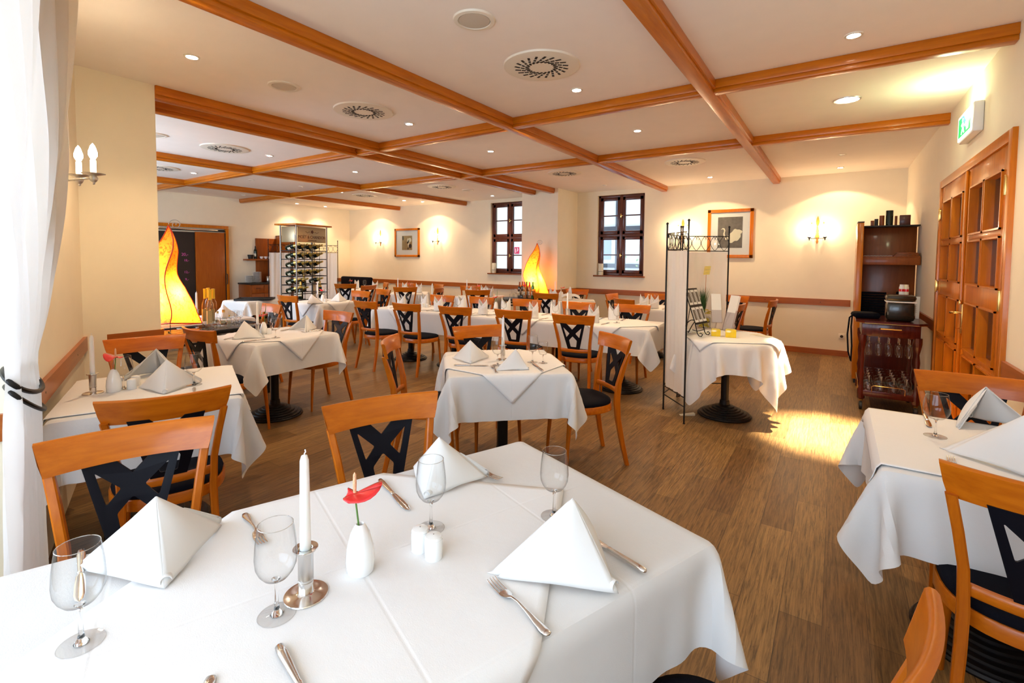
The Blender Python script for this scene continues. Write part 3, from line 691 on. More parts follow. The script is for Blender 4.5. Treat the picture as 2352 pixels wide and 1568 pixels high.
def fork():
    o = thing('fork')
    loft_profile([(-.100, .002, .004, .0015), (-.098, .0075, .004, .0028), (-.085, .0098, .004, .0034), (-.06, .0080, .0055, .0032), (-.03, .0045, .009, .0028), (0, .0030, .0115, .0026), (.02, .0035, .010, .0024), (.028, .0095, .0078, .0016), (.040, .0125, .0055, .0012), (.052, .0125, .0045, .0011)], 'chrome', 'handle', o)
    m = MB()
    for x in (-.0104, -.0035, .0035, .0104): m.loft([[(x+w*math.cos(2*PI*i/6), y, z+.0011*math.sin(2*PI*i/6)) for i in range(6)] for y, w, z in ((.050, .0022, .0045), (.07, .0020, .0050), (.088, .0017, .0072), (.097, .0010, .0095))])
    m.build('tines', 'chrome', o, 60); return o
def knife():
    o = thing('table_knife')
    loft_profile([(-.115, .003, .006, .003), (-.112, .0075, .006, .0048), (-.09, .0092, .006, .0056), (-.05, .0075, .006, .0050), (-.01, .0058, .006, .0044), (-.004, .0066, .006, .0046), (0, .005, .006, .003)], 'chrome', 'handle', o)
    loft_profile([(-.002, .004, .006, .0016), (.01, .008, .006, .0014), (.05, .0098, .006, .0013), (.09, .0100, .006, .0011), (.108, .0072, .006, .0009), (.117, .001, .006, .0006)], 'chrome', 'blade', o); return o
BUILD.update(fork=fork, knife=knife)
def holder():
    o = thing('candle_holder')
    MB().lathe([(.0, 0), (.0445, 0), (.0455, .002), (.0445, .004), (.020, .0055), (.0155, .008), (.0152, .032)], n=36).build('foot', 'chrome', o, 40)
    MB().lathe([(.0152, .032), (.0160, .033), (.0160, .036), (.0150, .037), (.0150, .040), (.0158, .041), (.0158, .098), (.014, .100)], n=28).build('tube', 'brushed', o, 40)
    MB().lathe([(.014, .100), (.0255, .102), (.026, .104), (.0255, .1055), (.0150, .104), (.0125, .100)], n=28).build('drip_dish', 'chrome', o, 40); return o
def candle(h=.205):
    o = thing('candle'); MB().lathe([(.0, .101), (.0115, .101), (.0113, .13), (.0098, .101+h*.75), (.0090, .101+h*.95), (.006, .101+h), (0, .103+h)], n=20).build('wax', 'wax', o, 50)
    MB().tube([(0, 0, .100+h), (.001, 0, .106+h), (.005, 0, .110+h), (.003, 0, .115+h)], .0014, 6).build('wick', 'wax', o); return o
BUILD.update(holder=holder, candle=candle)
def egg_vase():
    o = MB(); o.cap = True; o.lathe([(0, 0), (.026, 0), (.031, .006), (.0325, .03), (.030, .06), (.022, .092), (.013, .110), (.009, .114), (.0075, .112), (.0075, .09), (0, .09)], n=28)
    return o.build('bud_vase', 'porcelain', None, 50)
def shaker():
    o = thing('shaker'); MB().lathe([(0, 0), (.0205, 0), (.022, .003), (.022, .044), (.021, .048)], n=28).build('body', 'porcelain', o, 40)
    MB().lathe([(.021, .048), (.0215, .050), (.019, .055), (.008, .058), (0, .0585)], n=28).build('cap', 'porcelain', o, 40)
    MB().lathe([(.0012, .058), (.0012, .0592), (0, .0592)], n=8).build('hole', 'black', o, 0); return o
BUILD.update(vase=egg_vase, shaker=shaker)
def anthurium(h=.185, lean=-.012):
    o = thing('anthurium')
    MB().tube([(0, 0, .092), (lean*.3, 0, h*.6), (lean, 0, h)], .0022, 8).build('stem', 'green', o)
    m = MB()
    def fn(u, v):      # heart-shaped spathe: u around, v radial
        a = 2*PI*u; rr = .040*(1-.55*math.sin(a/2)**8)*(1+.25*math.cos(a-PI)*-1); r = rr*v
        x = r*math.cos(a)*1.25; y = r*math.sin(a); return (lean+x, y, h+.22*abs(x)+.006*math.sin(3*a)*v+(-.25*y*y/.04)+.10*x)
    m.grid(fn, 28, 5); sp_ = m.build('spathe', 'red', o, 60); md = sp_.modifiers.new('s', 'SOLIDIFY'); md.thickness = .0012
    MB().lathe([(.0035, 0), (.0045, .02), (.0035, .042), (.001, .047), (0, .0475)], (lean, 0, h+.002), 12).build('spadix', 'spadix', o, 60); return o
def blade_flower():
    o = anthurium(.175, -.03)
    MB().loft([[(x, y, z), (x+w, y, z), (x+w, y+.002, z), (x, y+.002, z)] for x, y, z, w in ((.0, 0, .10, .006), (.008, 0, .17, .007), (.018, 0, .24, .005), (.024, 0, .29, .001))]).build('leaf_blade', 'green', o); return o
BUILD.update(flower=anthurium, flower_leaf=blade_flower)
def bottle(kind):
    o = thing('bottle')
    P = dict(wine=([(0, 0), (.036, 0), (.0375, .004), (.0375, .19), (.034, .215), (.016, .25), (.0145, .30), (.0150, .305), (.013, .312)], .225),
             champ=([(0, 0), (.042, 0), (.044, .005), (.044, .15), (.040, .18), (.022, .235), (.0155, .27), (.0155, .30), (.017, .305), (.015, .318)], .195),
             tall=([(0, 0), (.030, 0), (.032, .005), (.032, .21), (.029, .235), (.016, .255), (.014, .29), (.0155, .295), (.0155, .315)], .29),
             bigtall=([(0, 0), (.030, 0), (.032, .005), (.032, .235), (.029, .262), (.017, .285), (.0145, .31), (.0145, .39), (.0155, .40)], .30),
             squat=([(0, 0), (.030, 0), (.032, .005), (.032, .06), (.024, .09), (.011, .12), (.010, .15), (.012, .155)], .13),
             )
    return o, P
def mk_bottle(shape, glass, capmat, labelmat, label=(.06, .13), writing=None):
    def f():
        o, P = bottle(shape); prof, capz = P[shape]
        b = MB(); b.lathe(prof, n=24); b.build('bottle_body', glass, o, 50)
        rr = lambda z: max(np.interp(z, [p[1] for p in prof[1:]], [p[0] for p in prof[1:]]), .008)
        top = prof[-1][1]
        if capmat: MB().lathe([(rr(capz)+.0015, capz)]+[(rr(z)+.0015, z) for z in np.linspace(capz, top, 6)[1:]]+[(.002, top+.002), (0, top+.002)], n=20).build('cap', capmat, o, 50)
        if labelmat:
            z0, z1 = label; n = 18; m = MB()
            m.grid(lambda u, v: ((rr(z0)+.0008)*math.cos(-2.2+u*2.8-.75), (rr(z0)+.0008)*math.sin(-2.2+u*2.8-.75), z0+v*(z1-z0)), n, 1); m.build('paper_label', labelmat, o, 60)
        return o
    return f
MT['clear'] = thin_glass('clear_bottle', (.93, .94, .93), .05, .8)
BUILD.update(b_wine=mk_bottle('wine', 'dglass', 'cabinet', 'label'), b_green=mk_bottle('wine', 'gglass', 'black', 'label'), b_lgreen=mk_bottle('tall', 'lgreen', 'lgreen', 'label'), b_amber=mk_bottle('wine', 'amber', 'red', 'label'),
    b_champ=mk_bottle('champ', 'gglass', 'foil', 'label', (.05, .12)), b_clear=mk_bottle('bigtall', 'clear', 'yellowcap', 'label2', (.06, .19)), b_squat=mk_bottle('squat', 'clear', 'foil', 'label', (.02, .05)))
# ---------------------------------------------------------------- flame lamps
def flame_mat():
    m, N, L, b = newmat('flame_paper'); tc = N.new('ShaderNodeTexCoord'); sep = N.new('ShaderNodeSeparateXYZ'); L.new(tc.outputs['Object'], sep.inputs[0])
    ns = N.new('ShaderNodeTexNoise'); ns.inputs['Scale'].default_value = 26; ns.inputs['Detail'].default_value = 6; ns.inputs['Distortion'].default_value = 1.5; L.new(tc.outputs['Object'], ns.inputs[0])
    cr = N.new('ShaderNodeValToRGB'); e = cr.color_ramp.elements; e[0].position = .38; e[0].color = (.75, .24, .02, 1); e[1].position = .5; e[1].color = (1, .50, .05, 1); L.new(ns.outputs[0], cr.inputs[0])
    L.new(cr.outputs[0], b.inputs['Base Color']); setp(b, Roughness=.6)
    t = N.new('ShaderNodeBsdfTranslucent'); L.new(cr.outputs[0], t.inputs[0]); mx = N.new('ShaderNodeMixShader'); mx.inputs[0].default_value = .7
    L.new(b.outputs[0], mx.inputs[1]); L.new(t.outputs[0], mx.inputs[2]); L.new(mx.outputs[0], N['Material Output'].inputs[0])
    return m
MT['flame'] = flame_mat(); MT['flamebulb'] = emit('flame_bulb', (1, .82, .45), 20)
MT['rededge'] = plain('red_edge', (.70, .05, .01), .5)
def flame_lamp(loc, rz, label, power, zt):
    o = thing('flame_lamp', loc, R(rz)); tag(o, label, 'lamp', 'flame-shaped paper lamps')
    z0, H = .83, .97
    def c(t, k):        # corner k of the three-sided shade at height fraction t
        r = float(np.interp(t, (0, .1, .22, .36, .5, .62, .74, .86, .95, 1), (.268, .232, .232, .222, .170, .150, .128, .070, .026, .003)))
        a = R(90+120*k)+.55*t; sw = -.050*math.sin(t*7.4+1.2)*(1-t*.3)
        return Vector((r*math.cos(a)+sw, r*math.sin(a)*.8, z0+H*t-.035*(1-t)**4*(1 if k else -.5)))
    for k in range(3):
        def fn(u, v):
            p = c(v, k).lerp(c(v, (k+1) % 3), u); q = (c(v, 0)+c(v, 1)+c(v, 2))/3; b = .16*math.sin(PI*u)*(1-v); return tuple(p+(p-q)*b)
        sh = MB().grid(fn, 14, 36).build('shade_panel', 'flame', o, 60)
    for k in range(3): MB().tube([c(i/36, k) for i in range(37)], .0055, 6).build('red_seam', 'rededge', o)
    m = MB()
    for k in range(3):
        pts = []
        for i in range(13):
            u = i/12; p = c(0, k).lerp(c(0, (k+1) % 3), u); q = (c(0, 0)+c(0, 1)+c(0, 2))/3; pts.append(p+(p-q)*.16*math.sin(PI*u))
        m.tube(pts, .0055, 6)
    m.build('bottom_rim', 'rededge', o)
    top = c(1, 0); pts = [(top.x-.055*(1-j/26)*math.cos(PI+j*.42)-.055, top.y, top.z+.012+.055*(1-j/26)*math.sin(PI+j*.42)*-1) for j in range(25)]
    MB().tube(pts, .004, 6).build('wire_curl', 'brushed', o)
    m = MB()
    for k in range(3):
        b0 = c(0, k); e = b0+Vector((b0.x, b0.y, 0)).normalized()*.03; m.tube([b0, Vector((e.x, e.y, zt))], .0035, 6); m.tube([b0, Vector((0, 0, b0.z+.02))], .0035, 6)
    m.tube([Vector((0, 0, b0.z+.02)), Vector((0, 0, z0+.25))], .008, 8)
    m.build('wire_legs', 'iron', o)
    MB().lathe([(0, 0), (.03, .012), (.042, .045), (.03, .085), (.013, .10), (.013, .12)], (0, 0, z0+.25), 16).build('bulb', 'flamebulb', o, 60)
    lamp('bulb_light', 'POINT', (0, 0, z0+.27), power, (1, .74, .34), o, shadow_soft_size=.06)
    return o
flame_lamp((-5.54, 2.05, 0), -118, 'glowing yellow flame-shaped paper lamp beside the cream wall corner, before the chalkboard', 46, .766)
flame_lamp((-4.86, 8.03, 0), -145, 'glowing flame-shaped paper lamp on the wine table before the pillar between the two windows', 38, .742)
# ---------------------------------------------------------------- wall sconces
def leaf(pts, cx, cz): return [(cx+x, cz+z) for x, z in pts]
def sconce():
    o = thing('wall_sconce'); g = 'brass'
    lens = [(0, .17), (.014, .13), (.024, .085), (.020, .045), (.008, .01), (0, 0), (-.008, .01), (-.020, .045), (-.024, .085), (-.014, .13)]
    m = MB(); m.prism(leaf(lens, 0, .15), -.014, -.006); m.build('leaf_plate', MT['gilt'], o)
    m = MB(); m.lathe([(0, -.13), (.012, -.11), (.018, -.085), (.010, -.065), (.018, -.05), (.030, -.01), (.020, .02), (.024, .04), (.014, .06), (.020, .09), (.010, .12), (.006, .15)], n=14, sy=.45, M=Matrix.Translation((0, -.012, 0)) @ Matrix.Diagonal((1, 1, 1, 1))).build('stem_plate', MT['gilt'], o, 50)
    for s in (-1, 1):
        m = MB().tube([(s*.012, -.02, .04), (s*.04, -.02, .16), (s*.075, -.02, .185), (s*.088, -.02, .165), (s*.078, -.02, .150)], .0032, 6); m.prism(leaf([(0, .03), (.012, .012), (0, 0), (-.012, .012)], s*.082, .19), -.024, -.018); m.build('scroll', MT['gilt'], o)
        m = MB().tube([(s*.01, -.02, -.03), (s*.05, -.05, -.045), (s*.09, -.075, -.04), (s*.105, -.08, -.03)], .005, 8)
        m.lathe([(0, -.055), (.006, -.05), (.010, -.038), (.005, -.03), (.026, -.004), (.028, 0), (.012, .0)], (s*.105, -.08, -.02), 16).build('arm_and_cup', 'iron', o, 50)
        MB().lathe([(.010, -.022), (.010, .050), (.004, .052)], (s*.105, -.08, 0), 12).build('candle_sleeve', 'candletube', o, 60)
        MB().lathe([(.006, .052), (.013, .068), (.0135, .082), (.008, .105), (0, .122)], (s*.105, -.08, 0), 12).build('bulb', 'bulb', o, 60)
        lamp('sconce_light', 'POINT', (s*.105, -.10, .088), 4.0, WARM, o, shadow_soft_size=.012)
    return o
MT['gilt'] = plain('gilt_leaf', (.55, .22, .03), .45, metal=.0)
BUILD['sconce'] = sconce
for x, z, l in ((-.27, 1.90, 'gilt two-candle wall sconce right of the swan picture'), (-2.37, 1.93, 'gilt two-candle wall sconce left of the swan picture, behind the folding screen top'), (-8.46, 1.955, 'gilt two-candle wall sconce right of the small duck picture'), (-10.62, 1.945, 'gilt two-candle wall sconce left of the small duck picture')):
    inst('sconce', (x, YB, z), 0, l, 'wall lamp', 'gilt candle sconces on the back wall')
def left_sconce():
    d = (Vector(OB1)-Vector(OB0)).normalized(); ang = math.atan2(d.y, d.x)
    p = Vector(OB0)+d*1.30; o = thing('wall_sconce', (p.x, p.y, 1.93), ang+PI); tag(o, 'steel candle sconce on the left wall, half hidden by the curtain', 'wall lamp')
    MB().box(-.03, .03, -.012, 0, -.09, .12, .004).build('back_plate', 'brushed', o)
    for s, r in ((-1, .20), (1, .13)):
        x = s*.06
        MB().tube([(0, -.01, -.02), (x*.5, -r*.5, -.035), (x, -r, -.02)], .005, 8).lathe([(0, -.055), (.007, -.050), (.006, -.044), (.014, -.036), (.020, -.022), (.014, -.008), (.050, .002), (.052, .005), (.012, .004)], (x, -r, 0), 20).build('arm_and_cup', 'brushed', o, 50)
        MB().lathe([(.013, .004), (.013, .075), (.006, .078)], (x, -r, 0), 14).build('candle_sleeve', 'candletube', o, 60)
        MB().lathe([(.008, .078), (.019, .10), (.019, .12), (.010, .15), (0, .165)], (x, -r, 0), 14).build('bulb', 'bulb', o, 60)
        lamp('sconce_light', 'POINT', (x, -r, .12), 24, (1, .80, .55), o, shadow_soft_size=.02)
left_sconce()
# ---------------------------------------------------------------- pictures
def picture(cx, cz, w, h, kind, label):
    o = thing('framed_picture', (cx, YB, cz)); tag(o, label, 'picture'); fw = .055 if w < .85 else .055; W_, H_ = w/2, h/2
    m = MB()
    for (a, b, c, d) in ((-W_, W_, H_-fw, H_), (-W_, W_, -H_, -H_+fw), (-W_, -W_+fw, -H_, H_), (W_-fw, W_, -H_, H_)): m.box(a, b, -.035, 0, c, d, .003)
    m.build('frame', 'door', o); MB().box(-W_+.05, W_-.05, -.012, -.006, -H_+.05, H_-.05).build('mat_board', 'paper', o)
    if kind == 'swan':
        a, b = .20, .27; MB().box(-a, a, -.0135, -.012, -b+.02, b+.02).build('print', 'grey', o, 0)
        m = MB(); body = []
        for i in range(30):
            t = 2*PI*i/30; r = 1+.10*math.sin(5*t)+.06*math.sin(9*t); body.append((.075+.115*math.cos(t)*r, -.04+.105*math.sin(t)*r+.05*math.cos(t)))
        m.prism([(max(-.195, min(.198, x)), z) for x, z in body], -.0150, -.0138)
        nk = [(-.02, -.10), (-.07, -.06), (-.085, .0), (-.075, .06), (-.09, .095), (-.12, .10), (-.15, .07), (-.125, .08), (-.105, .075), (-.095, .05), (-.11, .0), (-.10, -.07), (-.06, -.12)]
        m.prism(nk, -.0152, -.0139); m.build('swan_shape', 'label', o, 0)
    else:
        a, b = .19, .19; MB().box(-a, a, -.0135, -.012, -b-.005, b-.005).build('print', MT['sepia'], o, 0)
        m = MB()
        for cx_, cz_, rx, rz in ((.04, .05, .035, .07), (.11, .07, .05, .06), (.06, -.03, .03, .09)): m.prism([(cx_+rx*math.cos(i*.4), cz_+rz*math.sin(i*.4)) for i in range(16)], -.0150, -.0138)
        m.build('duck_shapes', 'label', o, 0); m = MB()
        for cx_, cz_, rx, rz in ((.12, -.09, .055, .06), (.02, -.0, .02, .03), (-.15, .12, .03, .06), (.04, -.16, .02, .03)): m.prism([(cx_+rx*math.cos(i*.4), cz_+rz*math.sin(i*.4)) for i in range(16)], -.0154, -.0142)
        m.build('dark_shapes', 'black', o, 0)
    MB().box(-W_+.05, W_-.05, -.020, -.018, -H_+.05, H_-.05).build('glazing', 'pane', o, 0)
MT['sepia'] = plain('sepia_print', (.36, .25, .11), .7, var=.35, vscale=14)
picture(-1.565, 1.965, .74, .85, 'swan', 'large wood-framed grey photograph of a white swan on the back wall')
picture(-9.56, 1.90, .93, .76, 'duck', 'small wood-framed sepia photograph of ducks between two sconces')
# ---------------------------------------------------------------- folding screens
def screen_panel(o, p, q, H=1.88):
    p, q = Vector((*p, 0)), Vector((*q, 0)); L_ = (q-p).length; d = (q-p)/L_; up = Vector((0, 0, 1)); P = lambda s, z: p+d*s+up*z
    fr = thing('panel'); fr.parent = o; bpy.data.objects.remove(fr)
    m = MB()
    for s in (0, L_):
        m.tube([P(s, 0), P(s, H-.03)], .0075, 8).lathe([(0, -.002), (.011, .004), (.012, .012), (.008, .02), (0, .024)], tuple(P(s, H-.035)), 10).lathe([(.010, 0), (.010, .008)], tuple(P(s, 0)), 8)
    for z in (1.755, 1.597, .155, .24): m.tube([P(0, z), P(L_, z)], .0055, 6)
    f = m.build('panel_frame', 'iron', o)
    m = MB(); n = 5; w = L_/n; z0, z1 = 1.60, 1.752
    for i in range(n):
        c = w*(i+.5)
        for s in (-1, 1):
            pts = []
            for j in range(17):     # heart-shaped scroll
                t = j/16; x = s*w*.48*math.sin(PI*min(1, t*1.15))**.8*(1 if t < .87 else 1); zz = z0+(z1-z0)*t
                pts.append(P(c+s*w*(.02+.46*math.sin(PI*t*.93)), zz))
            m.tube(pts, .0028, 5)
            m.tube([P(c+s*(w*.12+.016*math.cos(a)), z1-.022+.016*math.sin(a)) for a in np.linspace(-.2 if s < 0 else PI+.2, (PI*1.4) if s < 0 else -PI*.4, 12)], .0024, 5)
    m.build('scroll_lattice', 'iron', o)
    nrm = Vector((-d.y, d.x, 0))
    def fn(u, v):
        s = .018+(L_-.036)*u; z = .25+(1.585-.25)*v; return tuple(P(s, z)+nrm*(.006*math.sin(u*17+v*1.5)+.005*math.sin(u*31-v*2)))
    m = MB().grid(fn, 24, 20); c = m.build('fabric_panel', 'screen', o, 60)
def fscreen(pts, label):
    c = Vector((sum(p[0] for p in pts)/len(pts), sum(p[1] for p in pts)/len(pts), 0)); o = thing('folding_screen', c); tag(o, label, 'folding screen')
    pts = [(p[0]-c.x, p[1]-c.y) for p in pts]
    for i, (p, q) in enumerate(zip(pts[:-1], pts[1:])):
        p, q = Vector(p), Vector(q); d = (q-p).normalized()*.016; screen_panel(o, tuple(p+d), tuple(q-d))
fscreen([(-1.10, 4.471), (-1.405, 4.82), (-1.40, 5.345), (-.955, 5.62)], 'black iron folding screen with white fabric panels beside the round leaflet table')
fscreen([(-9.98, 5.55), (-9.86, 6.02), (-9.55, 6.35), (-9.215, 6.74)], 'black iron folding screen with white fabric panels behind the champagne bottle rack')
# ---------------------------------------------------------------- champagne rack
def rack():
    A = Vector((-7.94, 4.94, 0)); B = Vector((-8.08, 5.65, 0)); d = (B-A).normalized(); o = thing('bottle_rack', A, math.atan2(d.y, d.x)); w = (B-A).length; dp = .38
    tag(o, 'tall steel bottle rack with wooden cap and champagne house sign, behind a dining table', 'bottle rack')
    H = 2.06   # local x along the front, local y = depth away from the camera side (front at y=0)
    for x in (0, w):
        for y in (0, dp): MB().lathe([(.014, 0), (.014, H)], (x, y, 0), 12).build('post', 'dsteel', o, 60)
    MB().box(-.07, w+.07, -.07, dp+.07, H, H+.028, .005).build('wooden_cap', 'door', o)
    sg = MB().box(.03, w-.03, -.006, .006, 1.76, 2.04, .002).build('sign_plate', MT['brz'], o)
    MB().box(-.004, .004, .03, dp-.03, 1.76, 2.04, .002).build('side_plate', MT['brz'], o)
    t = text_obj('MO\u00cbT & CHANDON', .078, 'wframe', sg, (w/2, -.0075, 1.855), (PI/2, 0, 0)); t.scale = (.92, 1, 1)
    text_obj('CHAMPAGNE', .034, 'wframe', sg, (w/2, -.0075, 1.795), (PI/2, 0, 0))
    m = MB().prism([(w/2+.03*math.cos(a)*(1+.3*math.cos(5*a)), 1.955+.028*math.sin(a)*(1+.3*math.cos(5*a))) for a in np.linspace(0, 2*PI, 40)[:-1]], -.0085, -.0065)
    for s in (-1, 1): m.tube([(w/2+s*(.05+.022*j), -.0075, 1.945+.012*math.sin(j*1.7)) for j in range(6)], .003, 5)
    m.build('crest_emblem', 'wframe', sg)
    m = MB(); zs = [1.62-.155*i for i in range(7)]
    for z in zs+[.62, .45]:
        for y in (0, dp): m.box(0, w, y-.004, y+.004, z-.02, z-.005)
        for x in (0, w): m.box(x-.004, x+.004, 0, dp, z-.02, z-.005)
    for i in range(1, 4): m.tube([(w*i/4, 0, .7), (w*i/4, 0, 1.74)], .004, 6); m.tube([(w*i/4, dp, .7), (w*i/4, dp, 1.74)], .004, 6)
    for z in (1.66, 1.70, 1.74): m.tube([(0, 0, z), (w, 0, z)], .003, 5)
    m.build('shelf_bars', 'iron', o)
    MB().box(0, w, 0, dp, .40, .415, .002).build('display_shelf', 'iron', o)
    rows = ['top', 'second', 'third', 'fourth', 'fifth', 'sixth', 'seventh']; Mo = Matrix.Translation(A) @ Matrix.Rotation(math.atan2(d.y, d.x), 4, 'Z')
    for r, z in enumerate(zs[:6]):
        for c in range(4):
            if (r, c) in ((4, 2), (5, 2), (5, 3)): continue
            p = Mo @ Vector((w*(c+.5)/4, dp*.86, z+.035))
            b = inst('b_champ', p, 0, 'champagne bottle lying in the steel rack, %s row, %s' % (rows[r], ['leftmost', 'second from left', 'third from left', 'rightmost'][c]), 'bottle', 'champagne bottles lying in the rack')
            dirv = (Mo.to_3x3() @ Vector((0, -1, .22))).normalized(); b.rotation_mode = 'XYZ'; b.rotation_euler = dirv.to_track_quat('Z', 'Y').to_euler()
    for x, y, l in ((.15, .04, 'second from the left'), (.40, .22, 'standing higher at the back'), (.62, .05, 'at the right end')):
        z = .74 if y < .1 else .86
        p = Mo @ Vector((x, y+.03, z)); inst('b_champ', p, 0, 'upright champagne bottle on the rack, %s' % l, 'bottle', 'upright champagne bottles on the rack', s=.98)
        m = MB().box(x-.06, x+.06, y-.03, y+.10, z-.012, z-.001); m.build('bottle_stand', 'iron', o)
MT['brz'] = plain('bronze_plate', (.42, .33, .20), .35, metal=.7)
rack()
# ---------------------------------------------------------------- far left wall: sliding door, chalkboard, service station
MT['doordark'] = wood('sliding_door_wood', (.36, .080, .006), (.46, .115, .010), .35, .2)
def far_left():
    o = thing('sliding_door', (XL, 5.30, 0)); tag(o, 'wooden sliding door with black edge handle under a steel track on the far left wall', 'door')
    MB().box(.03, .075, -.32, .30, .02, 2.04, .003).build('door_panel', MT['doordark'], o)
    MB().box(.025, .08, .30, .33, .02, 2.04, .003).build('black_edge', 'black', o)
    MB().tube([(.08, .32, .85), (.13, .32, .85), (.13, .32, 1.08), (.08, .32, 1.08)], .010, 6).build('handle', 'black', o)
    o = thing('door_track', (XL, 4.9, 2.06)); tag(o, 'wooden door track box with steel rail above the sliding door', 'door track')
    MB().box(0, .10, -.9, .78, .07, .14, .004).box(0, .10, .72, .78, -2.05, .07, .004).build('wooden_casing', 'door', o)
    MB().box(.05, .07, -.6, .55, .02, .045, .003).build('steel_rail', 'chrome', o); MB().box(.02, .085, -.9, .72, .0, .015).box(.04, .08, .58, .70, .015, .05).build('rail_carriage', 'black', o)
    o = thing('chalkboard', (XL, 4.30, 0)); tag(o, 'dark chalkboard with pink handwriting on the far left wall behind the flame lamp', 'chalkboard')
    MB().box(.02, .05, -.75, .675, .03, 2.03, .003).build('board', 'board', o)
    for t_, y, z, s in (('Woche', .06, 1.745, .17), ('20,-', .47, 1.53, .09), ('18,-', .50, 1.40, .07), ('12,-', .50, 1.14, .07), ('9,-', .50, .98, .07), ('des Tages', .12, 1.48, .08)):
        text_obj(t_, s, 'chalk', o, (.052, y, z), (PI/2, 0, PI/2), name='chalk_writing')
    MB().box(.050, .053, -.30, .30, 1.63, 1.642).build('chalk_underline', 'chalk', o)
    # service station: low cupboard with worktop, shelf, back board and tall side panel
    y0, y1 = 5.93, 6.88
    o = thing('service_cupboard', (XL, y0, 0)); tag(o, 'dark low cupboard with black worktop by the far left wall beside the sliding door', 'cupboard')
    L_ = y1-y0; MB().box(0, .55, 0, L_, .05, .83, .003).build('carcass', 'cabinet', o); MB().box(.0, .58, -.02, L_, .83, .865, .004).build('worktop', 'black', o)
    for i in range(3):
        yy = .02+i*(L_-.04)/3; dr = MB().box(.55, .568, yy+.004, yy+(L_-.04)/3-.004, .62, .81, .003).build('drawer', 'cabinet', o); MB().box(.568, .585, yy+.10, yy+.2, .74, .748).build('handle', 'black', dr)
        MB().box(.55, .568, yy+.004, yy+(L_-.04)/3-.004, .08, .61, .003).build('door', 'cabinet', o)
    o = thing('shelf_unit', (XL, y0, 0)); tag(o, 'wooden back board with a shelf above the low cupboard on the far left wall', 'shelf')
    MB().box(0, .03, .42, L_, .865, 1.95, .003).build('back_board', 'cabinet', o); MB().box(0, .24, .12, L_, 1.40, 1.44, .003).build('shelf', 'cabinet', o)
    o = thing('tall_side_panel', (XL, y1, 0)); tag(o, 'tall wooden partition panel behind the folding screen and bottle rack', 'partition'); MB().box(0, .80, 0, .05, 0, 2.02, .004).build('panel', MT['doordark'], o); MB().box(0, .8, -.002, .052, 2.02, 2.035).build('top_edge', 'black', o)
    # things on it
    for i, (yy, n) in enumerate(((.09, 12), (.27, 18))):
        m = MB()
        for j in range(n): m.lathe([(.03, 0), (.06, .001), (.105, .012), (.105, .014), (.055, .006), (0, .005)], (0, 0, j*.0145), 24)
        q = m.build('plate_stack', 'porcelain', None, 50); q.location = (XL+.30, y0+yy+.02, .866); tag(q, '%s stack of plates on the dark cupboard' % ('lower' if i == 0 else 'taller'), 'plates', kind=None)
    for i in range(3):
        q = MB().lathe([(0, 0), (.045, 0), (.048, .01), (.048, .14), (.044, .145), (.042, .14)], n=20).build('cutlery_canister', 'chrome', None, 50); q.location = (XL+.25, y0+.60+.11*i, .866); tag(q, 'steel canister on the dark cupboard, %s of three' % ('leftmost', 'middle', 'rightmost')[i], 'canister', 'steel canisters on the cupboard')
    m = MB()
    for j in range(5): m.box(-.10+.004*j, .10, -.13, .13-.006*j, j*.010, j*.010+.008, .003)
    q = m.build('folded_napkins', 'napkin'); q.location = (XL+.44, y0+.74, .867); tag(q, 'pile of folded white napkins at the front of the dark cupboard', 'napkins')
    for i in range(4):
        q = MB().lathe([(0, 0), (.02, 0), (.040, .03), (.042, .06), (.040, .06), (.018, .006), (0, .006)], n=18).build('cup', 'porcelain', None, 50); q.location = (XL+.14, y0+.50+.105*i, 1.441); tag(q, 'white cup on the wall shelf, %s from the left' % ('first', 'second', 'third', 'fourth')[i], 'cup', 'white cups on the wall shelf')
    q = inst('b_green', (XL+.12, y0+.36, 1.441), 0, 'dark bottle on the wall shelf left of the cups', 'bottle')
    q = MB().lathe([(0, 0), (.05, 0), (.07, .10), (.066, .10), (.046, .004), (0, .004)], n=18).build('ice_bucket', 'black', None, 50); q.location = (XL+.12, y0+.24, 1.441); tag(q, 'black bucket on the wall shelf beside the dark bottle', 'bucket')
    # bench
    o = thing('corner_bench', (-11.15, 8.55, 0)); tag(o, 'black upholstered bench in the far left corner of the back room', 'bench')
    MB().box(-.7, .55, .18, .32, .35, .95, .04).build('backrest', 'cushion', o); MB().box(-.7, .55, -.3, .2, .3, .46, .04).build('seat', 'cushion', o); MB().box(-.68, .53, -.26, .3, 0, .3).build('plinth', 'black', o)
far_left()
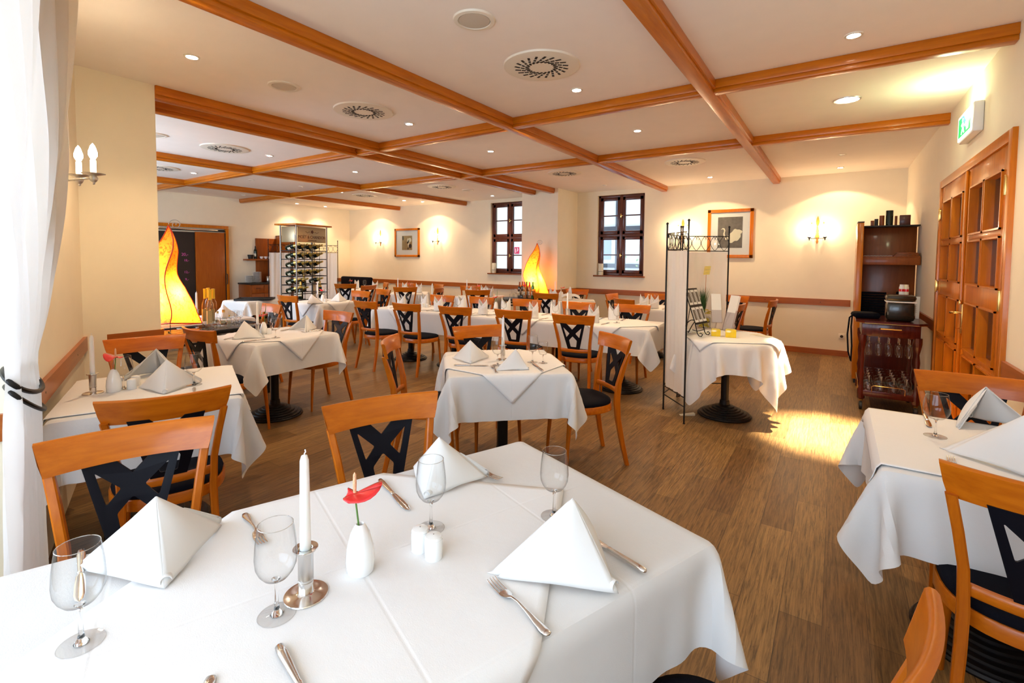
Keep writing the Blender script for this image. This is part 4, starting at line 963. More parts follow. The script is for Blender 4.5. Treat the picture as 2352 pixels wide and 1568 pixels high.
# ---------------------------------------------------------------- right: service station and drinks trolley
def right_station():
    y0 = 7.20; o = thing('service_cabinet', (0, y0, 0)); tag(o, 'tall brown service cabinet with open shelf in the back right corner', 'cabinet')
    MB().box(.20, .262, 0, .62, 0.06, 1.965, .004).build('side_panel', 'door', o); MB().box(.198, .264, -.002, .62, 1.965, 1.98, .002).build('panel_top', 'black', o)
    MB().box(.262, .815, .56, .60, .06, 1.93, .003).build('back_panel', 'cabinet', o); MB().box(.262, .818, .30, .60, 1.93, 1.945, .002).build('cabinet_top', 'black', o)
    sh = MB().box(.262, .818, .16, .56, 1.545, 1.56, .003).box(.262, .818, .16, .19, 1.46, 1.545, .003).build('shelf', 'cabinet', o)
    MB().box(.262, .818, .03, .56, .06, .80, .003).build('lower_cupboard', 'mahog', o); MB().box(.262, .818, .0, .56, .80, .83, .003).build('worktop', 'black', o)
    MB().box(.22, .80, .05, .58, 0, .06).build('plinth', 'black', o)
    for x, r, h, mt_, l in ((.36, .018, .07, 'cabinet', 'small brown box at the left end'), (.40, .020, .09, 'black', 'small black tin second from the left'), (.455, .026, .13, 'cabinet', 'brown box left of the tall tube'), (.53, .038, .19, 'gglass', 'tall dark green tube'), (.595, .014, .12, 'cabinet', 'slim brown box right of the tall tube'), (.68, .052, .125, 'wframe', 'wide dark box at the right end')):
        q = (MB().lathe([(0, 0), (r, 0), (r, h), (0, h)], n=20) if 'tube' in l or 'tin' in l else MB().box(-r, r, -r, r, 0, h, .003)).build('storage_box', mt_, None, 50); q.location = (x, y0+.45, 1.946); tag(q, '%s on top of the service cabinet' % l, 'box' if 'box' in l else 'tin')
    m = MB()
    for j in range(4): m.box(-.12+.01*j, .12-.005*j, -.09, .09, j*.012, j*.012+.010, .002)
    q = m.build('menu_folders', 'cabinet'); q.location = (.69, y0+.26, 1.561); tag(q, 'pile of reddish menu folders on the cabinet shelf', 'menus')
    q = MB().tube([(-.14+.28*i/20, .03*math.sin(i*.9), .004+.004*math.sin(i*1.7)**2) for i in range(21)], .003, 5).build('cable', 'paper'); q.location = (.42, y0+.28, 1.563); tag(q, 'pale cable lying on the left of the cabinet shelf', 'cable')
    for x, rz, tl, l in ((.40, 0, .12, 'left'), (.68, -10, .35, 'right')):
        m = MB()
        for j in range(9): m.box(-.13, .13, -.01, .012, j*.032, j*.032+.027, .004)
        for j in (-.12, .12): m.box(j-.006, j+.006, -.012, .0, 0, .285)
        q = m.build('ribbed_mat', 'cushion'); q.location = (x, y0+.40-(.04 if l == 'left' else 0), .832); q.rotation_euler = (-tl, 0 if l == 'left' else .25, R(rz)); tag(q, 'dark ribbed placemats leaning in the cabinet, %s pile' % l, 'placemats')
right_station()
MT['icebox'] = plain('dark_olive_plastic', (.022, .016, .008), .25, coat=.3)
def trolley():
    x0, x1, y0, y1 = .215, .715, 5.98, 6.62; o = thing('drinks_trolley', ((x0+x1)/2, (y0+y1)/2, 0)); tag(o, 'dark mahogany drinks trolley with brass handle and glasses below, beside the double door', 'trolley')
    w, d = (x1-x0)/2, (y1-y0)/2; c = .07
    poly = [(-w-.03+c, -d-.03), (w+.03-c, -d-.03), (w+.03, -d-.03+c), (w+.03, d+.03-c), (w+.03-c, d+.03), (-w-.03+c, d+.03), (-w-.03, d+.03-c), (-w-.03, -d-.03+c)]
    MB().prism(poly, .885, .905, 'z').build('top', 'mahog', o); MB().prism([(x*1.006, y*1.006) for x, y in poly], .882, .887, 'z').build('brass_edge', 'brass', o)
    MB().box(-w+.02, w-.02, -d+.02, d-.02, .75, .882, .004).build('apron', 'mahog', o)
    dr = MB().box(-w+.10, w-.10, -d+.008, -d+.02, .765, .875, .003).build('drawer', 'mahog', o)
    MB().tube([(-.085, -d+.008, .835), (-.08, -d-.02, .835), (.08, -d-.02, .835), (.085, -d+.008, .835)], .007, 8).build('drawer_handle', 'brass', dr)
    for sx in (-1, 1):
        for sy in (-1, 1):
            MB().lathe([(.020, .10), (.032, .11), (.032, .20), (.022, .22), (.017, .30), (.026, .36), (.016, .42), (.022, .52), (.014, .60), (.026, .66), (.032, .70), (.032, .76)], (sx*(w-.035), sy*(d-.035), 0), 8).build('leg', 'mahog', o, 30)
            cs = MB().lathe([(.016, .085), (.020, .10), (.010, .105)], (sx*(w-.035), sy*(d-.035), 0), 12).build('caster_fork', 'brass', o, 50)
            MB().lathe([(0, -.014), (.036, -.014), (.04, -.010), (.04, .010), (.036, .014), (0, .014)], n=20, M=Matrix.Translation((sx*(w-.035), sy*(d-.035)-.015, .04)) @ Matrix.Rotation(PI/2, 4, 'Y')).build('caster_wheel', 'black', cs, 40)
    MB().box(-w+.02, w-.02, -d+.02, d-.02, .14, .165, .003).box(-w+.03, w-.03, -d+.01, -d+.02, .14, .20, .003).build('lower_shelf', 'mahog', o)
    MB().tube([(-.13, -d+.005, .19), (-.13, -d+.005, .245), (-.11, -d+.005, .255), (.11, -d+.005, .255), (.13, -d+.005, .245), (.13, -d+.005, .19)], .0035, 6).build('shelf_guard', 'brass', o)
    MB().tube([(-w+.005, -d+.1, .19), (-w+.005, -d+.1, .27), (-w+.005, d-.1, .27), (-w+.005, d-.1, .19)], .0035, 6).build('side_guard', 'brass', o)
    cx, cy = (x0+x1)/2, (y0+y1)/2; rows = ('front', 'second', 'third', 'back')
    for j in range(4):
        for i in range(4):
            g = inst('glass_round', (cx-.15+.10*i, cy-d+.09+.14*j, .166+.18), 0, 'upturned wine glass on the trolley shelf, %s row, %s' % (rows[j], ('leftmost', 'second from left', 'third from left', 'rightmost')[i]), 'wine glass', 'upturned wine glasses on the trolley shelf'); g.rotation_euler = (PI, 0, 0)
    for j in range(2):
        for i in range(5):
            g = inst('flute', (cx-.16+.08*i, cy-d+.10+.12*j, .752), 0, 'slim glass hanging under the trolley top, %s row, %s from the left' % (('front', 'back')[j], ('first', 'second', 'third', 'fourth', 'fifth')[i]), 'wine glass', 'slim glasses hanging under the trolley top'); g.rotation_euler = (PI, 0, 0)
    # ice box, papers, bag
    o = thing('ice_box', (cx+.08, cy-.10, .906)); tag(o, 'dark brown lidded ice box with white rim on the trolley', 'ice box')
    MB().box(-.115, .115, -.10, .10, 0, .195, .035).build('body', 'icebox', o); MB().box(-.120, .120, -.105, .105, .185, .197, .004).build('white_rim', 'paper', o); MB().box(-.122, .122, -.107, .107, .197, .262, .032).build('lid', 'icebox', o)
    for x, mt_, l in ((.03, 'paper', 'white spice tin with red band on the ice box'), (.065, 'label', 'yellow spice tin on the ice box')):
        q = MB().lathe([(0, 0), (.022, 0), (.022, .075), (.018, .085), (.018, .10), (0, .10)], n=16).build('spice_tin', mt_, None, 50); q.location = (cx+.06+x, cy-.08, 1.169); tag(q, l, 'tin')
        MB().lathe([(.0226, .03), (.0226, .055)], n=16).build('red_band', 'red', q)
    q = MB().box(-.12, .11, -.10, .10, 0, .06, .03).build('waist_bag', 'cushion'); q.location = (cx-.19, cy-.02, .906); q.rotation_euler = (0, 0, .2); tag(q, 'black waist bag lying on the left of the trolley', 'bag')
    MB().tube([(-.08, -.05, .05), (-.12, -.06, .04), (-.155, -.05, .0), (-.17, -.06, -.18), (-.16, -.07, -.36), (-.135, -.08, -.46), (-.13, -.07, -.3), (-.135, -.04, -.1), (-.125, -.02, .02), (-.10, 0, .04)], .008, 8).build('strap', 'cushion', q)
    q = MB().box(-.065, .065, -.004, .004, 0, .23).build('table_card', 'paper', None, 0); q.location = (.665, 6.50, .907); q.rotation_euler = (-.08, 0, -.25); tag(q, 'white printed card standing by the wall behind the ice box', 'card')
    for i in range(5): MB().box(.01, .045, -.0055, -.004, .14-.018*i, .143-.018*i).build('printed_line', 'grey', q, 0)
BUILD['flute'] = lambda: wine_glass(.20, .026, .022, .030)
trolley()
# ---------------------------------------------------------------- exit sign, socket, menu stands on the sills
MT['exitw'] = emit('exit_white', (.85, 1, .80), 1.6); MT['exitg'] = emit('exit_green', (.0, .50, .08), .55)
def exit_sign():
    o = thing('exit_sign', (XR, 4.70, 2.43)); tag(o, 'lit green and white emergency exit sign box above the double door', 'exit sign')
    MB().box(-.058, 0, 0, .50, 0, .215, .012).build('housing', 'white', o)
    MB().box(-.064, -.056, .02, .48, .015, .20, .002).build('lit_panel', 'exitw', o)
    MB().box(-.066, -.0635, .05, .45, .035, .180).build('green_field', 'exitg', o, 0)
    w = MB(); x = -.0672; P2 = lambda pts: [(p[0], p[1]) for p in pts]
    w.prism([(.10, .05), (.17, .05), (.17, .165), (.10, .165)], x, -.0655, 'x')
    w.prism([(.30+.016*math.cos(i*.7), .15+.016*math.sin(i*.7)) for i in range(9)], x, -.0655, 'x')
    w.prism([(.32, .13), (.28, .125), (.27, .09), (.24, .05), (.255, .045), (.29, .08), (.33, .045), (.345, .05), (.31, .09)], x, -.0655, 'x'); w.prism([(.345, .12), (.29, .135), (.25, .105), (.258, .10), (.29, .12), (.34, .108)], x, -.0655, 'x')
    w.prism([(.19, .10), (.21, .12), (.21, .106), (.235, .106), (.235, .094), (.21, .094), (.21, .08)], x, -.0655, 'x')
    w.build('running_figure', 'exitw', o, 0)
    lamp('sign_glow', 'POINT', (-.12, .25, .20), 4.5, (.93, 1, .62), o, shadow_soft_size=.04)
exit_sign()
o = thing('wall_socket', (.105, YB, .316)); tag(o, 'cream wall socket low on the back wall right of the round table', 'socket')
MB().box(-.04, .04, -.012, 0, -.04, .04, .004).build('cover', 'vent', o); MB().lathe([(.022, 0), (.021, .001), (.020, -.006), (0, -.006)], n=24, M=Matrix.Translation((0, -.013, 0)) @ Matrix.Rotation(PI/2, 4, 'X')).build('socket_well', 'void', o, 40)
for (wx, wz, l) in ((-3.97, 1.175, 'right'), (-6.66, 1.155, 'left')):
    o = thing('menu_stand', (wx, YB-.03, wz+.001), R(-12)); tag(o, 'slim cream card stand on the sill of the %s back window' % l, 'card stand')
    MB().box(-.042, .042, -.03, .03, 0, .235, .003).build('card', 'label', o); MB().box(-.043, .043, -.0315, .0315, .07, .078).build('dark_band', 'grey', o)
# ---------------------------------------------------------------- the courtyard seen through the back windows
MT['facade'] = plain('facade_white', (.82, .86, .92), .8); MT['postgrey'] = plain('post_grey', (.07, .08, .11), .6); MT['bluegrey'] = plain('blue_grey_glass', (.35, .45, .65), .3)
MT['whitewall'] = plain('courtyard_white', (.85, .88, .92), .9); MT['signred'] = plain('sign_red', (.65, .02, .10), .5); MT['leafpale'] = plain('pale_leaves', (.30, .45, .22), .7, var=.3)
def outside():
    struct(MB().box(-15, 2, 9.6, 14.5, -1.1, -1.0).build('courtyard_ground', 'facade'))
    o = thing('courtyard_building', (-4.2, 13.6, 0)); tag(o, 'pale courtyard building with grey window posts seen through the right back window', 'building')
    MB().box(-2.5, 4.2, 0, .3, -1, 6).build('facade', MT['facade'], o, 0)
    fr = MB()
    for x in np.arange(-2.2, 4.2, .95): fr.box(x, x+.10, -.06, 0, -1, 6)
    for z in (.2, 1.25, 2.35, 3.4, 3.55, 3.7): fr.box(-2.5, 4.2, -.07, 0, z, z+.12 if z < 3 else z+.05)
    fr.build('window_posts', MT['postgrey'], o, 0)
    gl = MB()
    for x in np.arange(-1.95, 4.0, 1.9): gl.box(x, x+.55, -.03, -.01, 1.5, 2.3)
    gl.build('window_glass', MT['bluegrey'], o, 0)
    for i, (x, z) in enumerate(((.35, 1.35), (1.2, 2.55), (2.0, 1.1))):
        m = MB()
        for j in range(150):
            p = Vector((random.gauss(x-4.2, .30), random.gauss(12.4, .12), random.gauss(z, .22))); q = Vector((random.gauss(0, 1), random.gauss(0, 1), random.gauss(0, 1))).normalized()*.05; r_ = q.orthogonal().normalized()*.03
            m.add([p-q, p+r_, p+q, p-r_], [(0, 1, 2, 3)])
        if z > 2: continue
        m.tube([(x-4.2, 12.4, -1), (x-4.2, 12.4, z)], .02, 6); b = m.build('courtyard_shrub', MT['leafpale'], None, 0); tag(b, 'green leaves in the courtyard seen through the %s part of the right window' % ('left' if i == 0 else 'right'), 'shrub')
    o = thing('neighbour_wall', (-9.5, 12.2, 0)); tag(o, 'white courtyard wall with red sign seen through the left back window', 'building')
    MB().box(-4.6, 2.2, 0, .3, -1, 6).build('white_wall', MT['whitewall'], o, 0)
    p = ray(1187, 575); t = (12.2-.01)/p.y; x = p.x*t+9.5; z = 1.5+p.z*t
    s = MB().box(x-.085, x+.085, -.02, 0, z-.10, z+.10).build('hydrant_sign', MT['signred'], o, 0)
    MB().tube([(x-.03, -.024, z-.07), (x-.03, -.024, z+.06), (x+.03, -.024, z+.07), (x+.05, -.024, z+.02), (x+.02, -.024, z-.03)], .012, 6).build('hose_symbol', 'paper', s)
outside()
# ---------------------------------------------------------------- curtain by the left window niche
def curtain():
    d = Vector((OB1[0]-OB0[0], OB1[1]-OB0[1], 0)).normalized(); n = Vector((-d.y, d.x, 0))
    E0 = Vector((*OB1, 0)); o = thing('curtain', E0+n*.10); tag(o, 'tall white curtain tied back with a black band at the left edge', 'curtain')
    zt = 1.13
    def fn(u, v):
        z = .02+(HC-.05)*v
        re = float(np.interp(z, (0, .34, .81, 1.0, 1.14, 1.39, 1.67, 2.02, 2.58, 2.87), (.20, .20, .20, .20, .20, 0, -.26, -.52, -.85, -1.0)))
        le = float(np.interp(z, (0, .5, .9, 1.1, 1.2, 1.5, 2.08, 2.87), (.64, .58, .52, .50, .52, .62, .92, 1.35)))
        pin = math.exp(-((z-zt)/.10)**2)
        s = re+u*(le-re); amp = (.014 if z < zt else .014+.030*min(1, (z-zt)/.8)); ph = u*2*PI*7.5
        dep = amp*math.sin(ph+.5*math.sin(v*5))+.015*math.sin(ph*2.3+v*9)
        if z > zt: s += .02*math.sin(v*8+u*3)
        return tuple(d*s+n*(.0+dep*(1-.35*pin)))
    m = MB(); nu, nv = 150, 70
    def g(u, v): p = fn(u, v); return (p[0], p[1], .02+(HC-.05)*v)
    m.grid(g, nu, nv); m.build('fabric', 'curtain', o, 60)
    pts = []
    for j in range(28):
        a = 2*PI*j/28; sx = .155*math.cos(a); sy = .038*math.sin(a); z = zt-.05-.045*math.sin(a)-(.0 if a > PI else 0)
        pts.append(d*(.345+sx)+n*(sy)+Vector((0, 0, z+.06*math.cos(a)*.3)))
    MB().tube(pts, .008, 8, True).build('tieback_band', 'iron', o)
    pts2 = [p+Vector((0, 0, -.065+.03*math.cos(2*PI*j/28)))+n*.004 for j, p in enumerate(pts)]
    MB().tube(pts2, .007, 8, True).build('tieback_band', 'iron', o)
curtain()
# ---------------------------------------------------------------- tables with cloths
OV = .27
TB = [  # key, cx, cy, sx, sy, rot, post, peds, overhang, topper(side, rot, ox, oy), name used in labels
 ('near', -.925, .72, .86, 1.60, -21, 'round', 1, .24, (.92, 45, 0, .0), 'foreground table'),
 ('left', -3.10, 1.085, .86, .76, -22, 'round', 1, .28, (.80, 0, -.02, 0), 'table by the left wall corner'),
 ('lamp', -4.37, 2.48, .78, .84, 4, 'round', 1, .27, (.84, 45, 0, 0), 'flame lamp table'),
 ('centre', -1.955, 2.79, .80, .82, 43.5, 'square', 1, .28, (.84, 45, 0, 0), 'square table in the centre'),
 ('right', .485, 2.555, .66, .86, 0, 'roundx', 1, .28, (.80, 0, 0, 0), 'table by the right wall'),
 ('long', -3.62, 5.17, 4.0, .76, 4.2, 'round', 5, .28, None, 'long banquet table'),
 ('rack', -7.00, 4.82, .76, .76, 5, 'round', 1, .27, (.84, 45, 0, 0), 'table before the bottle rack'),
 ('ta', -7.42, 7.15, .76, .76, 40, 'round', 1, .27, None, 'back table below the left sconces'),
 ('tb', -5.75, 7.38, .76, .76, 10, 'round', 1, .27, None, 'back table below the left window'),
 ('tl', -9.05, 7.30, .76, .76, 20, 'round', 1, .27, None, 'far left corner table'),
 ('tc', -4.02, 7.72, .76, .76, 0, 'round', 1, .27, None, 'back table beside the pillar'),
 ('td', -2.02, 7.42, 1.40, .80, 0, 'round', 2, .27, None, 'back table behind the folding screen'),
 ('te', -6.17, 2.45, .70, 1.25, 0, 'round', 2, .27, None, 'table behind the drinks table'),
 ('tray', -8.20, 4.28, .62, .62, 8, 'round', 1, .22, None, 'small serving table with a tray'),
]
TD = {}; _d = (Vector(OB1)-Vector(OB0)).normalized(); CLAMP = {'left': ((OB1[0], OB1[1], -_d.y, _d.x), (XP, 1.4, 1, 0)), 'right': ((XR-.02, 0, -1, 0),)}
for (k_, cx, cy, sx, sy, rot, post, peds, ov, tp, nm) in TB:
    TD[k_] = (cx, cy, rot, nm)
    table(cx, cy, sx, sy, rot, 'dark pedestal table under its white cloth, the %s' % nm, post, peds)
    sd = {'near': 1, 'left': 2, 'lamp': 3, 'centre': 4, 'right': 5, 'long': 6, 'te': 7, 'td': 8}.get(k_, 0)
    tablecloth(cx, cy, sx, sy, rot, ov, 'white cloth hanging over the %s' % nm, sd)
    if tp: topper(cx, cy, sx, sy, rot, tp[0], tp[1], ov, 'small white top cloth laid over the %s' % nm, sd, False, tp[2], tp[3])
cxr, cyr = -.855, 4.97
o = table(cxr, cyr, .94, .94, 0, 'round leaflet table with stepped black cast-iron foot, in front of the folding screen', group=None)
for c_ in [c for c in bpy.data.objects if c.parent == o and c.name.startswith('tabletop')]: bpy.data.objects.remove(c_)
MB().lathe([(0, TZ-.036), (.45, TZ-.036), (.45, TZ-.012), (0, TZ-.012)], n=48).build('tabletop', 'mahog', o, 40)
tablecloth(cxr, cyr, .94, .94, 20, .24, 'white cloth with hanging corners over the round leaflet table', 9, True)
topper(cxr, cyr, .94, .94, 20, .80, 8, .24, 'small white square cloth on top of the round leaflet table', 9, True)
for kk in range(3): topper(-3.62+(-1.33+1.33*kk)*math.cos(R(4.2)), 5.17+(-1.33+1.33*kk)*math.sin(R(4.2)), 4.0, .76, 4.2, .84, 45, .28, 'small square cloth laid diagonally on the long banquet table, %s' % ('left third', 'middle', 'right third')[kk], 6) if False else None
def long_toppers():
    P, f, nx, ny = drape(4.0, .76, .28, 6)
    for kk in range(4):
        topper(-3.62, 5.17, 4.0, .76, 4.2, .80, 45, .28, 'small square cloth laid diagonally on the long banquet table, %s' % ('left end', 'left of middle', 'right of middle', 'right end')[kk], 6, False, -1.5+kk*1.0, 0)
long_toppers()
# ---------------------------------------------------------------- chairs (x, y of the crest rail, heading, label)
G1 = 'chairs along the camera side of the long table'; G2 = 'chairs along the wall side of the long table'
CH = [
 (-1.955, .61, -110, 'orange beech chair with black cut-out back, left side of foreground table, nearest the curtain'),
 (-1.545, 1.33, -116, 'orange beech chair at far left side of foreground table, back towards room centre'),
 (-2.30, .84, 69, 'beech chair with its back to us at the left wall corner table, dark seat showing'),
 (-4.08, 1.37, -104, 'beech chair facing us at the left wall corner table, against the cream pier'),
 (-4.20, 1.74, 4, 'beech chair seen from behind at the near side of the flame lamp table'),
 (-4.38, 3.22, 182, 'beech chair on the far right side of the table in front of the flame lamp'),
 (-2.64, 2.33, -54, 'beech chair seen edge-on at the left of the square centre table'),
 (-2.55, 3.26, -122, 'beech chair facing us behind the square centre table'),
 (-1.36, 3.46, 141, 'beech chair with visible black seat at the right of the square centre table'),
 (.60, 3.36, 180, 'beech chair facing us at the right wall table, before the double door'),
 (.50, 1.80, -6, 'large beech chair seen from behind at the near side of the right wall table'),
 (-5.18, 4.17, 0, 'leftmost chair of the row seen from behind at the long table', G1),
 (-4.51, 4.27, 4, 'second chair from the left, seen from behind at the long table', G1),
 (-3.76, 4.34, 8, 'third chair from the left, seen from behind at the long table', G1),
 (-3.01, 4.47, 8, 'fourth chair from the left, seen from behind at the long table', G1),
 (-2.25, 4.46, 8, 'rightmost chair of the row seen from behind at the long table', G1),
 (-5.06, 5.60, 184, 'leftmost chair facing us beyond the long table', G2),
 (-4.37, 5.71, 179, 'second chair from the left facing us beyond the long table', G2),
 (-3.62, 5.78, 183, 'middle chair facing us beyond the long table', G2),
 (-2.86, 5.87, 186, 'fourth chair from the left facing us beyond the long table', G2),
 (-2.15, 5.97, 186, 'rightmost chair facing us beyond the long table, nearest the folding screen', G2),
 (-6.74, 5.40, 182, 'chair facing us behind the table in front of the bottle rack'),
 (-6.80, 4.05, 4, 'chair seen from behind at the near side of the bottle rack table'),
 (-5.66, 3.22, 176, 'reddish shining chair facing us between drinks table and bottle rack table'),
 (-7.02, 6.66, 44, 'chair seen from behind at the back table below the left sconces'),
 (-7.98, 7.60, -130, 'chair by the wall rail facing us, at the back table below the left sconces'),
 (-6.42, 7.02, 112, 'side-on chair between the two back tables on the left, nearer the camera'),
 (-7.20, 7.86, 158, 'turned chair by the wall rail between the two back tables on the left'),
 (-5.42, 6.92, 36, 'dark-backed chair seen from behind at the back table below the left window'),
 (-6.36, 7.90, 200, 'chair facing us by the wall rail at the back table below the left window'),
 (-4.04, 7.00, 2, 'chair seen from behind at the back table beside the pillar'),
 (-4.12, 8.38, 186, 'bright chair facing us by the wall rail right of the pillar'),
 (-4.66, 7.62, -60, 'chair half hidden below the flame lamp at the pillar table'),
 (-2.59, 6.74, -31, 'dark-backed chair seen from behind at the left end of the table behind the folding screen'),
 (-3.13, 7.60, -92, 'side-on chair at the left end of the table behind the folding screen'),
 (-2.50, 8.20, 186, 'chair facing us by the back wall, left of the folding screen'),
 (-1.36, 8.55, 168, 'chair facing us by the back wall, seen right of the folding screen'),
 (-1.05, 6.88, 72, 'dark chair back seen just right of the folding screen, above the leaflets'),
 (-.73, 8.01, 84, 'lone side-on chair furthest right by the back wall'),
 (-8.83, 6.62, 40, 'chair seen from behind at the far left corner table'),
 (-8.55, 7.55, 150, 'chair by the wall rail on the right of the far left corner table'),
 (-8.02, 6.62, 100, 'narrow side-on chair between the far left corner table and its neighbour'),
 (-6.80, 5.95, 170, 'chair facing us two places behind the bottle rack table'),
]
for c_ in CH: chair(*c_)
RC = at(2098, 1345, .92)
chair(RC[0]-.035, RC[1]-.225, 69, 'orange chair crest seen end-on at the bottom right edge of the picture')
# ---------------------------------------------------------------- place settings
ZT = TZ+.0075
def on(kind, px, py, deg, label, cat, group=None, z=ZT, s=None):
    p = at(px, py, z); return inst(kind, p, deg, label, cat, group, s)
def line(kind, p, q, label, cat, L, off, group=None, z=ZT):      # cutlery from pixel p (handle end) to q (tip)
    a = Vector(at(*p, z)); b = Vector(at(*q, z)); d = (b-a).normalized(); c = a+d*off
    return inst(kind, c, math.degrees(math.atan2(-d.x, d.y)), label, cat, group)
FT = 'foreground table'
on('glass', 187, 1478, 0, 'large clear wine glass at the bottom left of the foreground table', 'wine glass')
on('glass', 636, 1412, 0, 'clear wine glass just left of the tall candle on the foreground table', 'wine glass')
on('glass', 990, 1213, 0, 'clear wine glass behind the salt and pepper on the foreground table', 'wine glass')
on('glass', 1272, 1186, 0, 'clear wine glass alone on the right of the foreground table', 'wine glass')
p = at(703, 1366, ZT); inst('holder', p, 0, 'steel candle holder on the foreground table', 'candle holder', s=1.0); inst('candle', p, 0, 'tall white candle in the holder on the foreground table', 'candle')
inst('vase', at(828, 1312, ZT), 0, 'white porcelain bud vase on the foreground table', 'vase'); inst('flower', at(828, 1312, ZT), 32, 'red anthurium in the bud vase on the foreground table', 'flower')
on('shaker', 965, 1262, 0, 'white shaker standing behind on the foreground table', 'shaker'); on('shaker', 996, 1280, 0, 'white shaker standing in front on the foreground table', 'shaker')
line('fork', (1262, 1462), (1098, 1308), 'steel fork beside the large napkin on the right of the foreground table', 'fork', .2, .100)
line('fork', (1062, 1063), (1152, 1106), 'steel fork near the far corner of the foreground table', 'fork', .2, .100)
line('knife', (872, 1105), (954, 1190), 'steel table knife behind the anthurium on the foreground table', 'knife', .23, .115)
line('fork', (562, 1182), (605, 1255), 'steel fork half behind the middle wine glass on the foreground table', 'fork', .2, .100)
line('knife', (1484, 1318), (1395, 1262), 'table knife half hidden by the large napkin on the right', 'knife', .23, .115)
line('knife', (188, 1268), (180, 1428), 'table knife lying behind the bottom left wine glass', 'knife', .23, .115)
line('knife', (640, 1488), (720, 1640), 'table knife at the bottom edge of the foreground table', 'knife', .23, .115)
line('fork', (486, 1556), (430, 1700), 'handle of a fork at the bottom edge of the foreground table', 'fork', .2, .100)
def nap(px, py, deg, label, s=1.0, kind='nap_tent', group=None): return on(kind, px, py, deg, label, 'napkin', group, ZT, s)
nap(362, 1292, 76, 'white folded pyramid napkin left on the foreground table, beside the curtain', 1.05)
nap(1010, 1108, 20, 'white folded pyramid napkin at the far side of the foreground table, behind a wine glass', .98)
nap(1308, 1304, 80, 'large white pyramid napkin on the right of the foreground table', 1.10)
# left table
p = at(214, 903, ZT); inst('holder', p, 0, 'steel candle holder on the left wall corner table', 'candle holder'); inst('candle', p, 0, 'short white candle on the left wall corner table', 'candle', s=None)
inst('vase', at(262, 899, ZT), 0, 'white egg-shaped vase on the left wall corner table', 'vase', s=1.05); inst('flower', at(264, 899, ZT), 200, 'red anthurium leaning over the left wall corner table', 'flower')
on('shaker', 303, 893, 0, 'white shaker in front on the left wall corner table', 'shaker', s=1.0); on('shaker', 312, 885, 0, 'white shaker behind on the left wall corner table', 'shaker')
on('glass_round', 284, 893, 0, 'wine glass behind the red flower on the left wall corner table', 'wine glass'); on('glass_round', 446, 884, 0, 'wine glass on the right of the left wall corner table', 'wine glass')
nap(385, 893, 62, 'nearer white pyramid napkin on the left wall corner table', 1.05); nap(360, 862, 238, 'farther white pyramid napkin on the left wall corner table', 1.05)
line('fork', (292, 958), (289, 905), 'fork standing out at the front of the left wall corner table', 'fork', .2, .1); line('knife', (446, 893), (449, 940), 'knife beside the nearer napkin on the left wall corner table', 'knife', .2, .115); line('fork', (414, 850), (437, 862), 'fork at the far edge of the left wall corner table', 'fork', .2, .1)
# table in front of the flame lamp
p = at(592, 769, ZT); inst('holder', p, 0, 'steel candle holder on the flame lamp table', 'candle holder'); inst('candle', p, 0, 'short white candle on the flame lamp table', 'candle')
inst('vase', at(606, 767, ZT), 0, 'white vase on the flame lamp table', 'vase'); inst('flower_leaf', at(606, 767, ZT), 30, 'red anthurium with a long green blade leaf on the flame lamp table', 'flower'); on('shaker', 618, 767, 0, 'white shaker on the flame lamp table', 'shaker')
on('glass_round', 633, 776, 0, 'front wine glass on the flame lamp table', 'wine glass'); on('glass_round', 626, 758, 0, 'rear wine glass on the flame lamp table', 'wine glass')
nap(563, 776, 5, 'left white pyramid napkin on the flame lamp table', 1.0); nap(703, 758, 182, 'right white pyramid napkin on the flame lamp table', 1.0)
line('knife', (556, 786), (618, 779), 'knife at the front of the flame lamp table', 'knife', .2, .115); line('fork', (514, 780), (545, 775), 'fork by the left napkin of the flame lamp table', 'fork', .2, .1); line('fork', (738, 759), (680, 765), 'fork by the right napkin of the flame lamp table', 'fork', .2, .1); line('knife', (644, 761), (664, 757), 'knife behind the glasses of the flame lamp table', 'knife', .2, .115)
# centre table
p = at(1155, 826, ZT); inst('holder', p, 0, 'steel candle holder on the square centre table', 'candle holder'); inst('candle', p, 0, 'tall white candle on the square centre table', 'candle')
on('glass', 1143, 839, 0, 'wine glass before the candle on the square centre table', 'wine glass'); on('glass', 1223, 832, 0, 'tall wine glass on the right of the square centre table', 'wine glass'); on('glass_small', 1247, 834, 0, 'small wine glass at the right end of the square centre table', 'wine glass')
nap(1080, 828, 40, 'left white pyramid napkin on the square centre table', .95); nap(1183, 846, 100, 'right white pyramid napkin on the square centre table', .85)
line('knife', (1043, 840), (1125, 841), 'knife at the front left of the square centre table', 'knife', .2, .115); line('fork', (1141, 857), (1127, 836), 'fork in the middle of the square centre table', 'fork', .2, .1); line('knife', (1247, 853), (1226, 837), 'knife at the front right of the square centre table', 'knife', .2, .115)
# right table
on('glass_round', 2148, 1002, 0, 'wine glass on the right wall table', 'wine glass'); nap(2262, 975, 200, 'farther white napkin on the right wall table', 1.1); nap(2345, 1075, 20, 'nearer white napkin on the right wall table, cut by the picture edge', 1.25)
line('knife', (2124, 952), (2141, 1000), 'knife left of the glass on the right wall table', 'knife', .2, .115); line('fork', (2196, 1095), (2180, 1042), 'fork rising behind the chair back on the right wall table', 'fork', .2, .1)
